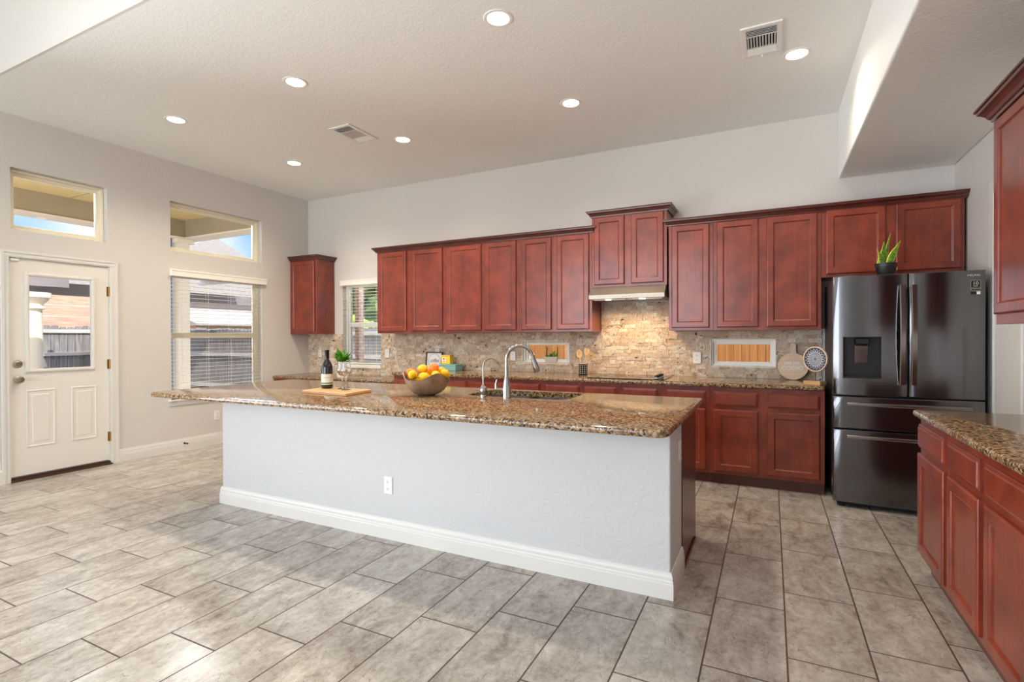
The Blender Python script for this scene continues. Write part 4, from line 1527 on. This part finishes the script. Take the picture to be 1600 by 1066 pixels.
def bowl_loop(f, inset):
    """f in 0..1 from the base to the rim"""
    lp = []
    for k in range(NB):
        th = 2 * PI * k / NB
        zr = rim_z(th)
        s = f * (len(prof) - 1)
        i = min(int(s), len(prof) - 2)
        fr_ = s - i
        R = prof[i][0] * (1 - fr_) + prof[i + 1][0] * fr_
        z = (prof[i][1] * (1 - fr_) + prof[i + 1][1] * fr_) * zr / 0.120
        grow = 1.0
        R = max(R * grow - inset, 0.0006)
        lp.append((R * 0.91 * math.cos(th), R * 0.86 * math.sin(th), z + (inset * 0.9 if f < 0.5 else 0)))
    return lp


mb = MB()
fs = [0.01, 0.2, 0.3, 0.4, 0.5, 0.6, 0.7, 0.8, 0.9, 1.0]
mb.rings([bowl_loop(f, 0) for f in fs] + [bowl_loop(f, 0.006) for f in fs[::-1]])
mb.build('bowl', 'bowl_wood', r, smooth=True)

CAMR = Vector((math.cos(YAW), math.sin(YAW), 0)); CAMF = Vector((-math.sin(YAW), math.cos(YAW), 0))


def fruit(kind, u, w, z, rot, label):
    """u right, w away from the camera, relative to the bowl centre"""
    c = Vector((BX, BY, ZI)) + CAMR * u + CAMF * w + Vector((0, 0, z))
    mb = MB()
    if kind == 'orange':
        vs = mb.sphere((0, 0, 0), 0.037, 0.95, 28, 18)
        mb.lathe([(0.004, 0.0345), (0.003, 0.0365), (0.0008, 0.0362)], n=10)
        o = mb.build('orange', 'orange_peel', smooth=True)
    else:
        p = [(0.0008, -0.048), (0.006, -0.046), (0.0075, -0.042), (0.018, -0.036), (0.027, -0.024), (0.0325, -0.006), (0.0325, 0.008), (0.027, 0.024), (0.018, 0.034), (0.010, 0.039), (0.005, 0.041), (0.0008, 0.0415)]
        mb.lathe(p, n=26)
        o = mb.build('lemon', 'lemon_peel', smooth=70)
    o.location = c
    o.rotation_euler = rot
    return tag(o, label, kind, 'fruit in the wavy bowl')


fruit('orange', -0.112, 0.010, 0.156, (0.4, 0.3, 0), 'orange at the left end of the fruit bowl')
fruit('orange', 0.052, 0.000, 0.190, (0.2, -0.3, 0), 'orange on top, right of the bowl centre')
fruit('lemon', -0.034, 0.035, 0.184, (1.4, 0.2, 1.5), 'lemon on top of the pile beside the left orange')
fruit('lemon', -0.086, -0.068, 0.148, (1.3, 0.1, 0.3), 'lemon at the front left resting on the low dip of the rim')
fruit('lemon', -0.006, -0.068, 0.134, (1.5, 0.25, 1.9), 'lemon in the front centre half hidden by the rim')
fruit('lemon', 0.076, -0.064, 0.146, (1.5, 0.0, 0.5), 'lemon peeking over the high rim below the top orange')
fruit('lemon', 0.134, -0.005, 0.150, (1.2, 0.2, -0.4), 'lemon leaning out at the right end of the bowl')
fruit('lemon', 0.018, 0.090, 0.158, (1.5, 0.0, 2.0), 'lemon behind the top orange at the back of the bowl')
fruit('lemon', 0.098, 0.066, 0.164, (1.4, 0.0, 0.4), 'lemon between the top orange and the right-end lemon')
fruit('lemon', 0.030, 0.004, 0.108, (1.5, 0.0, 0.4), 'lemon in the middle of the bowl underneath the top orange')
fruit('lemon', -0.055, 0.010, 0.100, (1.5, 0.0, 0.4), 'lemon underneath the two left fruits inside the bowl')
mb = MB()
tl = mb.bm.loops.layers.float_color.new('tone')
c = Vector((BX, BY, ZI)) + CAMR * -0.062 + CAMF * -0.095
blade(mb, (c.x - 0.02, c.y, ZI + 0.122), (c.x + 0.045, c.y + 0.012, ZI + 0.132), 0.010, 0.004, tl, twist=2.0)
tag(solidify(mb.build('fruit_leaf', 'leaf_dark', smooth=True), 0.001), 'dark green leaf lying among the lemons at the bowl rim', 'leaf')


# ------------------------------------------------------------------ desk plant
random.seed(11)
r = tag(empty('potted_plant', (-5.150, 5.20, DZ)), 'bushy bright green plant in a white pot on the desk counter', 'plant')
mb = MB(); mb.lathe([(0.062, 0), (0.066, 0.004), (0.082, 0.150), (0.085, 0.155), (0.085, 0.165), (0.077, 0.165), (0.074, 0.14)], n=36); mb.build('pot', 'ceramic_white', r, smooth=35)
mb = MB(); mb.lathe([(0.0005, 0.152), (0.0755, 0.150)], n=24, cap1=False); mb.build('soil', 'soil', r)
mb = MB(); st_pts = []
for k in range(9):
    a = k * 2.4
    q = Vector((0.02 * math.cos(a), 0.02 * math.sin(a), 0.15)); e = Vector((0.09 * math.cos(a), 0.07 * math.sin(a), 0.20 + 0.10 * random.random()))
    mb.tube([q, (q + e) / 2 + Vector((0, 0, 0.02)), e], [0.004, 0.003, 0.002], 6); st_pts.append((q, e))
mb.build('stems', 'leaf_stalk', r, smooth=True)
mb = MB(); tl = mb.bm.loops.layers.float_color.new('tone')
for k in range(30):
    a = random.uniform(0, 2 * PI); el = random.uniform(-0.15, 1.2)
    b0 = Vector((0.05 * math.cos(a) * random.random(), 0.05 * math.sin(a) * random.random(), 0.19 + 0.10 * random.random()))
    L = random.uniform(0.095, 0.14)
    e = b0 + Vector((math.cos(a) * math.cos(el), math.sin(a) * math.cos(el), math.sin(el))) * L
    blade(mb, b0, e, random.uniform(0.034, 0.046), -0.016, tl, n=8, fold=0.35, twist=a + PI / 2)
o = mb.build('leaves', 'leaf_bright', r, smooth=True); solidify(o, 0.001)


# ------------------------------------------------------------------ back-counter things
ZC = CT + 0.0008
r = tag(empty('coffee_sign', (-3.905, 5.555, ZC)), 'dark framed white coffee sign leaning on the backsplash', 'sign')
r.rotation_euler = (-0.10, 0, 0)
mb = MB()
w, h = 0.128, 0.228
for a in ((-w, -w + 0.014, 0, h), (w - 0.014, w, 0, h), (-w + 0.014, w - 0.014, 0, 0.014), (-w + 0.014, w - 0.014, h - 0.014, h)):
    mb.box(a[0], a[1], -0.020, 0.006, a[2], a[3])
mb.build('frame', 'frame_walnut', r, bevel=0.002)
mb = MB(); mb.box(-w + 0.014, w - 0.014, -0.004, 0.004, 0.014, h - 0.014); mb.build('print_sheet', 'paper_white', r)
mb = MB(); 
def ring2(mb, cx, cz, r0, r1, y0, y1, n=56):
    o_ = [[(cx + rr * math.cos(2 * PI * k / n), y, cz + rr * math.sin(2 * PI * k / n)) for k in range(n)] for rr, y in ((r0, y0), (r1, y0), (r1, y1), (r0, y1), (r0, y0))]
    mb.rings(o_, False, False)
ring2(mb, 0, h / 2, 0.088, 0.091, -0.0052, -0.0042)
text_bm(mb, 'coffee', 0.062, Matrix.Translation((0, -0.0046, h / 2)) @ FRONT @ Matrix.Diagonal((0.9, 1.15, 1, 1)), 0.0004, shear=0.35, bold=0.0004)
mb.build('lettering', 'print_dark', r)

r = tag(empty('teal_box', (-3.610, 5.500, ZC)), 'pale teal box lying on the back counter under the yellow tin', 'box')
mb = MB(); mb.box(-0.125, 0.125, -0.085, 0.085, 0, 0.058); mb.build('box', 'box_teal', r, bevel=0.004)
mb = MB(); mb.box(-0.128, 0.128, -0.088, 0.088, 0.058, 0.078); mb.build('lid', 'box_teal', r, bevel=0.005)
r = tag(empty('yellow_tin', (-3.660, 5.500, ZC + 0.0785), 0.12), 'yellow tea tin standing on the teal box', 'tin')
mb = MB(); mb.box(-0.062, 0.062, -0.050, 0.050, 0, 0.100); mb.build('tin_body', 'tin_yellow', r, bevel=0.006)
mb = MB(); mb.box(-0.064, 0.064, -0.052, 0.052, 0.1005, 0.114); mb.build('lid', 'tin_yellow', r, bevel=0.005)
mb = MB(); mb.box(-0.045, 0.000, -0.0515, -0.0505, 0.025, 0.085); mb.build('picture_panel', 'paper_white', r)
mb = MB(); mb.lathe([(0.0005, 0), (0.013, 0.0008)], (-0.023, -0.0517, 0.066), 16, Matrix.Rotation(PI / 2, 3, 'X'), cap1=True); mb.box(-0.036, -0.010, -0.0522, -0.0516, 0.030, 0.042); mb.build('picture_print', 'tin_red', r)

# planter on the small window ledge
r = tag(empty('window_planter', (-2.320, YB + 0.028, SM1[2] + 0.0065)), 'white trough planter with succulents on the small window ledge behind the faucet', 'plant')
mb = MB(); mb.rings([[(p, q, z) for p, q in rounded_rect(-a, a, -bb, bb, (0.006,) * 4, 3)] for a, bb, z in ((0.066, 0.026, 0), (0.082, 0.033, 0.075), (0.078, 0.030, 0.075), (0.076, 0.028, 0.065))]); mb.build('trough', 'planter_stone', r)
random.seed(3)
mb = MB(); tl = mb.bm.loops.layers.float_color.new('tone')
for k in range(26):
    x = random.uniform(-0.06, 0.065); a = random.uniform(0, 2 * PI)
    L = random.uniform(0.03, 0.055) if x < 0.01 else random.uniform(0.05, 0.085)
    blade(mb, (x, 0, 0.066), (x + 0.03 * math.cos(a), 0.02 * math.sin(a), 0.066 + L), 0.009, 0.004, tl, n=6, twist=a)
solidify(mb.build('succulents', 'leaf_bright', r, smooth=True), 0.001)
for sx_ in (-0.062, 0.075):
    mb = MB(); tl = mb.bm.loops.layers.float_color.new('tone')
    mb.tube([(sx_, 0.012, 0.060), (sx_, 0.014, 0.185)], 0.0018, 6)
    for k in range(16):
        z = 0.085 + 0.1 * k / 16; a = k * 2.4
        blade(mb, (sx_, 0.013, z), (sx_ + 0.018 * math.cos(a), 0.013 + 0.014 * math.sin(a), z + 0.012), 0.005, 0.001, tl, n=4, twist=a + 1.5)
    solidify(mb.build('sprig', 'leaf_dark', r, smooth=True), 0.0008)

# utensil crock
CRX, CRY = -1.832, 5.40
r = tag(empty('utensil_crock', (CRX, CRY, ZC)), 'black perforated utensil holder on the back counter left of the cooktop', 'utensil holder')
mb = MB(); mb.lathe([(0.0005, 0), (0.049, 0), (0.050, 0.002), (0.050, 0.118), (0.047, 0.118), (0.047, 0.004), (0.0005, 0.004)], n=36); mb.build('crock', 'black_plastic', r, smooth=35)
mb = MB()
for i in range(5):
    for k in range(14):
        a = 2 * PI * k / 14
        c = Vector((0.0500 * math.cos(a), 0.0500 * math.sin(a), 0.022 + i * 0.020))
        mb.rbox(c, (0.002, 0.0075, 0.0085), Matrix.Rotation(a, 3, 'Z'))
mb.build('perforations', 'badge_silver', r)


def utensil(kind, base, top, label, tw=0.0):
    r = tag(empty('wooden_' + kind, (CRX + base[0], CRY + base[1], ZC + 0.0055)), label, 'utensil', 'wooden utensils in the black holder')
    d = Vector(top) - Vector(base)
    L = d.length
    q = d.to_track_quat('Z', 'Y').to_matrix()
    q = q @ Matrix.Rotation(-q.to_euler().z + tw, 3, 'Z') if False else q
    hl = 0.075
    mb = MB()
    def pl(pts, th=0.003):
        # flat head in a plane facing the camera: local x right, z along the shaft
        ax = d.normalized(); rt = CAMR - ax * CAMR.dot(ax); rt.normalize(); nn = rt.cross(ax)
        A = [rt * u + ax * v + nn * th for u, v in pts]; B = [rt * u + ax * v - nn * th for u, v in pts]
        mb.rings([A, B])
    mb.tube([(0, 0, 0), d * ((L - hl + 0.004) / L)], [0.0055, 0.0065], 10)
    if kind == 'spatula':
        pl([(-0.008, L - hl), (0.008, L - hl), (0.026, L - hl + 0.02), (0.030, L - 0.004), (0.0135, L), (0.0125, L - 0.045), (0.0085, L - 0.045), (0.0075, L), (-0.0025, L), (-0.003, L - 0.045), (-0.007, L - 0.045), (-0.0085, L - 0.001), (-0.028, L - 0.004), (-0.025, L - hl + 0.02)])
    else:
        n = 20
        pts = [(0.034 * math.sin(2 * PI * k / n), L - 0.046 - 0.046 * math.cos(2 * PI * k / n)) for k in range(n)]
        pl(pts, 0.0035)
    o = mb.build('shaft', 'spoon_wood', r, smooth=30)
    if kind != 'spatula':
        mb = MB()
        ax = d.normalized(); rt = (CAMR - ax * CAMR.dot(ax)).normalized(); nn = rt.cross(ax)
        rr = 0.0062 if kind == 'slotted_spoon' else 0.015
        s = nn if nn.dot(CAMF) < 0 else -nn
        c = ax * (L - 0.038)
        mb.rings([[c + s * 0.0042 + rt * rr * math.cos(2 * PI * k / 18) * (1 if kind == 'slotted_spoon' else 0.9) + ax * rr * (1 if kind == 'slotted_spoon' else 1.7) * math.sin(2 * PI * k / 18) - s * dd for k in range(18)] for dd in (0.002, 0)])
        mb.build('hole' if kind == 'slotted_spoon' else 'spoon_hollow', 'slot_dark' if kind == 'slotted_spoon' else 'board_bamboo', r)
    return r


utensil('spoon', (-0.012, 0, 0), (-0.048, 0.0, 0.272), 'leftmost wooden spoon in the black holder')
utensil('spatula', (0.0, 0.012, 0), (0.042, 0.010, 0.285), 'middle wooden slotted spatula in the black holder')
utensil('slotted_spoon', (-0.036, -0.012, 0), (0.118, -0.010, 0.238), 'rightmost wooden spoon with a round hole in the black holder')
r = tag(empty('kitchen_scissors', (CRX + 0.004, CRY + 0.030, ZC + 0.0055)), 'grey metal utensil between the two right wooden spoons in the holder', 'utensil')
mb = MB(); mb.tube([(0, 0, 0), (0.040, 0, 0.165)], 0.005, 8); mb.rbox((0.043, 0, 0.178), (0.018, 0.004, 0.04), Matrix.Rotation(0.25, 3, 'Y')); mb.build('shaft', 'satin_nickel', r)

# round board
r = tag(empty('round_board', (0.190, 5.560, ZC)), 'round whitewashed wooden board lettered KISS THE COOK leaning on the backsplash', 'serving board')
r.rotation_euler = (-0.13, 0, 0)
R_ = 0.128
outl = []
for k in range(49):
    a = PI / 2 + 0.22 + (2 * PI - 0.44) * k / 48
    outl.append((R_ * math.cos(a), R_ + 0.001 + R_ * math.sin(a)))
for k in range(9):
    a = -0.5 + (PI + 1.0) * k / 8
    outl.append((0.027 * math.cos(a), 0.325 + 0.027 * math.sin(a)))
# neck order: after the disc (ends right of the neck) go up the right side and round to the left
mb = MB(); mb.prism(outl, -0.008, 0.008, 'y'); mb.build('board', 'board_whitewash', r, bevel=0.003)
mb = MB(); ring2(mb, 0, R_ + 0.001, R_ - 0.016, R_ - 0.004, -0.0105, -0.008, 60); mb.build('rim', 'board_whitewash', r)
mb = MB()
text_bm(mb, 'KISS THE', 0.033, Matrix.Translation((-0.008, -0.0088, 0.158)) @ FRONT, 0.0008, bold=0.0008)
text_bm(mb, 'COOK!', 0.056, Matrix.Translation((-0.008, -0.0088, 0.112)) @ FRONT @ Matrix.Diagonal((1.0, 0.9, 1, 1)), 0.0008, bold=0.0016)
mb.build('lettering', 'paper_white', r)

# mandala on a wooden stand
r = tag(empty('mandala_stand', (0.334, 5.090, ZC), -0.66), 'dark blue round mandala plaque with pale wood rim on a wooden block stand', 'ornament')
mb = MB(); mb.box(-0.075, 0.075, -0.040, 0.045, 0.0, 0.033); mb.build('block', 'block_oak', r, bevel=0.002)
mb = MB(); mb.tube([(0.0, 0.012, 0.030), (0.0, 0.012, 0.14)], 0.0028, 8); mb.build('rod', 'black_plastic', r)
mc = 0.218
disc = empty('disc', (0, 0.0, mc)); disc.parent = r
AX = Matrix.Rotation(PI / 2, 3, 'X')
bpy.data.objects.remove(disc)
mb = MB(); mb.lathe([(0.0005, -0.006), (0.098, -0.006), (0.098, 0.004), (0.0005, 0.004)], (0, 0.012, mc), 56, AX); dsc = mb.build('plaque', 'mandala_blue', r, smooth=35)
mb = MB(); ring2(mb, 0, mc, 0.0982, 0.107, 0.003, 0.020, 60); mb.build('rim', 'board_whitewash', dsc)
mb = MB()
YD = 0.0078
def stroke(pts, wdt=0.0013):
    mb.tube([(p[0], YD, mc + p[1]) for p in pts], wdt, 4, True)
for rr in (0.006, 0.014, 0.030, 0.046):
    ring2(mb, 0, mc, rr, rr + 0.0018, YD - 0.0008, YD + 0.001, 40)
for n_, r0, r1, wd_ in ((12, 0.015, 0.029, 0.22), (16, 0.031, 0.046, 0.17), (20, 0.048, 0.068, 0.14), (20, 0.056, 0.090, 0.13)):
    for k in range(n_):
        a = 2 * PI * k / n_ + (PI / n_ if r1 > 0.08 else 0)
        stroke([(r0 * math.cos(a - wd_), r0 * math.sin(a - wd_)), ((r0 + r1) / 2 * math.cos(a - wd_ * 0.8), (r0 + r1) / 2 * math.sin(a - wd_ * 0.8)), (r1 * math.cos(a), r1 * math.sin(a)),
                ((r0 + r1) / 2 * math.cos(a + wd_ * 0.8), (r0 + r1) / 2 * math.sin(a + wd_ * 0.8)), (r0 * math.cos(a + wd_), r0 * math.sin(a + wd_))], 0.0019)
mb.build('pattern', 'mandala_line', dsc)


# ------------------------------------------------------------------ outside
GZ = -0.12
mb = MB(); mb.box(-60, 40, -60, 60, GZ - 0.2, GZ); struct(mb.build('ground', 'ground'), 'ground outside the house')
mb = MB(); mb.box(-9.7, XL - WT - 0.01, -3.5, 5.95, GZ + 0.0005, GZ + 0.08); struct(mb.build('patio_slab', 'stucco'), 'concrete patio slab')
# unseen house roof; front overhang made deep to keep the sun out
mb = MB(); mb.box(XL - WT - 0.02, XR + 0.6, YF - 2.6, YB + WT + 0.35, HL + 0.14, HL + 0.5); struct(mb.build('roof', 'shingle_grey'))
# covered patio
r = tag(empty('patio_cover', (-8.0, 1.2, GZ)), 'tan covered patio roof with deep beam outside the transom windows', 'patio cover')
mb = MB(); mb.box(-9.75, XL - WT - 0.002, -3.5, 5.98, 3.44 - GZ, 3.56 - GZ)
for v in mb.bm.verts: v.co -= Vector((-8.0, 1.2, 0))
mb.build('ceiling_panel', 'patio_ceiling', r)
mb = MB()
mb.box(-9.72, -9.40, -3.5, 5.98, 3.14 - GZ, 3.44 - GZ); mb.box(-9.40, XL - WT - 0.005, 5.72, 5.98, 3.14 - GZ, 3.44 - GZ)
for v in mb.bm.verts: v.co -= Vector((-8.0, 1.2, 0))
mb.build('beam', 'patio_beam', r)
mb = MB(); mb.box(-9.74, -9.385, -3.5, 6.0, 3.115 - GZ, 3.14 - GZ); mb.box(-9.385, XL - WT - 0.005, 5.705, 6.0, 3.115 - GZ, 3.14 - GZ)
for v in mb.bm.verts: v.co -= Vector((-8.0, 1.2, 0))
mb.build('beam_trim', 'fascia', r)
mb = MB()
for y in (-2, 0, 2, 4): mb.box(-9.4, XL - WT - 0.01, y, y + 0.012, 3.436 - GZ, 3.4402 - GZ)
mb.box(-8.0, -7.988, -3.5, 5.7, 3.436 - GZ, 3.4402 - GZ)
for v in mb.bm.verts: v.co -= Vector((-8.0, 1.2, 0))
mb.build('batten', 'patio_beam', r)


def patio_post(x, y, ztop, label, w=0.10):
    r = tag(empty('patio_post', (x, y, GZ + 0.0805)), label, 'post')
    h = ztop - GZ - 0.0805
    mb = MB(); mb.box(-w, w, -w, w, 0, h - 0.06); mb.build('shaft', 'stucco', r)
    mb = MB(); mb.box(-w - 0.055, w + 0.055, -w - 0.055, w + 0.055, h - 0.075, h); mb.build('capital', 'stucco', r, bevel=0.006)
    mb = MB(); mb.box(-w - 0.03, w + 0.03, -w - 0.03, w + 0.03, 0, 0.12); mb.build('plinth', 'stucco', r, bevel=0.006)
    return r


patio_post(-9.56, 5.73, 3.114, 'square tan patio post at the beam corner outside the tall window')
mb = MB(); mb.box(-9.60, -9.54, 5.500, 5.568, GZ + 0.081, 3.11)
tag(mb.build('downspout', 'downspout_blue'), 'blue-grey downspout beside the patio post outside the window', 'downspout')

# stucco column with moulded capital seen through the door glass
r = tag(empty('garden_column', (-12.0, 4.50, GZ)), 'round-capped cream stucco column seen through the door glass', 'column')
mb = MB(); mb.lathe([(0.24, 0), (0.24, 0.15), (0.20, 0.18), (0.185, 0.25), (0.17, 1.98)], n=32); mb.build('shaft', 'stucco', r, smooth=35)
mb = MB(); mb.lathe([(0.17, 1.98), (0.22, 2.0), (0.22, 2.03), (0.19, 2.05), (0.19, 2.08), (0.25, 2.15), (0.26, 2.16), (0.26, 2.19), (0.30, 2.20), (0.30, 2.29)], n=32); mb.build('capital', 'stucco', r, smooth=35)
r = tag(empty('pergola', (-12.0, 5.0, GZ)), 'grey and white pergola beams above the stucco column outside', 'pergola')
mb = MB(); mb.box(-0.1, 0.1, -3.0, 0.05, 2.415, 2.72); mb.build('beam', 'pergola_grey', r)
mb = MB(); mb.box(-0.4, -0.25, -3.0, 5.5, 2.30, 2.53); mb.build('beam', 'pergola_grey', r)
for i in range(4):
    mb = MB(); mb.box(-0.42, 1.3, 0.10 + i * 0.92, 0.20 + i * 0.92, 2.74, 2.88); mb.build('rafter', 'pergola_white', r)
mb = MB(); mb.box(-0.3, 1.4, 0.0, 3.6, 2.885, 2.91); mb.build('cover', 'pergola_white', r)


def fence(name, o, along, L, zt, pitch, gap_, mat, label, rails=True, rail_side=-1, seed=1, jag=0.03):
    """boards along the run; along = rotation about z"""
    random.seed(seed)
    r = tag(empty(name, o, along), label, 'fence')
    mb = MB()
    n = int(L / pitch)
    for i in range(n):
        h = zt + random.uniform(-jag, jag * 0.3)
        x = i * pitch
        mb.prism([(x, 0), (x + pitch - gap_, 0), (x + pitch - gap_, h - 0.03), (x + pitch - gap_ - 0.02, h), (x + 0.02, h), (x, h - 0.03)], 0, 0.018, 'y')
    mb.box(0, L, 0.019, 0.026, 0.02, zt - 0.10)
    mb.build('boards', mat, r)
    if rails:
        for z in (0.30, zt * 0.62, zt - 0.16):
            mb = MB(); mb.box(0, L, rail_side * 0.04 - (0.0 if rail_side < 0 else 0), rail_side * 0.002, z, z + 0.08) if rail_side < 0 else mb.box(0, L, 0.02, 0.06, z, z + 0.08)
            mb.build('rail', 'fence_rail' if mat == 'fence_grey' else mat, r)
    return r


fence('wooden_fence', (-14.0, 3.0, GZ), PI / 2, 14.0, 1.74, 0.145, 0.008, 'fence_grey', 'weathered grey board fence with rails beyond the patio', rail_side=-1)
fence('wooden_fence', (-13.8, 7.9, GZ), 0, 8.6, 1.66, 0.145, 0.006, 'fence_grey', 'grey board fence seen through the window over the desk', rail_side=-1, seed=2)
fence('cedar_fence', (-5.15, 7.6, GZ), 0, 7.0, 1.95, 0.098, 0.005, 'fence_cedar', 'honey-coloured cedar board fence outside the two small backsplash windows', rails=False, seed=4)
# siding panel wall beyond the fence
r = tag(empty('siding_wall', (-16.2, 4.0, GZ)), 'weathered pinkish plank wall above the grey fence outside the door', 'wall')
mb = MB()
for i in range(9): mb.box(0, 0.03, 0.0, 5.2, i * 0.29, i * 0.29 + 0.275)
mb.build('planks', 'siding_pink', r)
mb = MB(); mb.box(0.03, 0.08, 3.35, 3.47, 0, 2.6); mb.build('batten', 'siding_pink', r)
mb = MB(); mb.box(-13.86, -13.76, 6.30, 6.43, GZ, 1.46); tag(mb.build('fence_post', 'fence_cedar'), 'honey-coloured post at the right side of the door-glass view', 'post')
# neighbour house
r = tag(empty('neighbor_house', (-20.0, 13.0, GZ)), 'pale neighbour house with grey gabled roof beyond the fence', 'house')
mb = MB(); mb.box(-5, 0, -5.5, 5.0, 0, 3.2); mb.build('walls', 'house_wall', r)
mb = MB(); mb.prism([(-5.2, 3.05), (5.6, 3.05), (0.15, 5.45)], -5.4, 0.35, 'x'); mb.build('roof', 'shingle_grey', r)
mb = MB(); mb.box(0.0, 0.4, -6.0, 5.6, 2.95, 3.10); mb.build('fascia', 'fascia', r)
mb = MB(); mb.box(0.35, 2.0, -1.7, 4.0, 0, 1.95); mb.build('side_wing', 'house_brick_tan', r)
mb = MB(); mb.prism([(0.2, 2.62), (2.3, 1.98), (2.3, 1.92), (0.2, 1.92)], -1.9, 4.2, 'y'); mb.build('wing_roof', 'shingle_grey', r)
mb = MB(); mb.box(-0.01, 0.03, -4.6, -3.4, 0.9, 2.2); mb.build('window', 'window_glass', r)
# trees seen through the desk window
random.seed(8)
def tree(x, y, z, rad, label, mat, sq=0.9, ztrunk=True):
    r = tag(empty('leafy_tree', (x, y, GZ)), label, 'tree')
    mb = MB()
    for k in range(16):
        a, b_ = random.uniform(0, 2 * PI), random.uniform(-0.7, 1)
        c = Vector((math.cos(a) * rad * 0.6, math.sin(a) * rad * 0.6, z - GZ + b_ * rad * 0.55 * sq))
        res = bmesh.ops.create_icosphere(mb.bm, subdivisions=3, radius=rad * random.uniform(0.35, 0.55))
        for v in res['verts']:
            n_ = v.co.normalized()
            v.co = v.co * (1 + random.uniform(-0.16, 0.16)) + c
    mb.build('crown', mat, r)
    mb = MB(); mb.tube([(0, 0, 0), (0, 0, z - GZ)], [0.16, 0.09], 10); mb.build('trunk', 'leaf_stalk', r)
tree(-12.6, 14.6, 2.7, 1.5, 'rounded green tree behind the grey fence outside the desk window', 'tree_leaves')
tree(-15.6, 23.5, 3.6, 2.2, 'smaller green tree left of the first outside the desk window', 'tree_leaves')
tree(-10.6, 11.2, 1.35, 0.8, 'yellow-green shrub just above the fence outside the desk window', 'bush_leaves', 0.6)
mb = MB(); mb.box(-5.50, -5.42, YB + WT + 0.002, YB + WT + 0.10, 0.5, 2.3)
struct(mb.build('trim_9', 'brick_pink'), 'pink brick jamb outside the desk window')
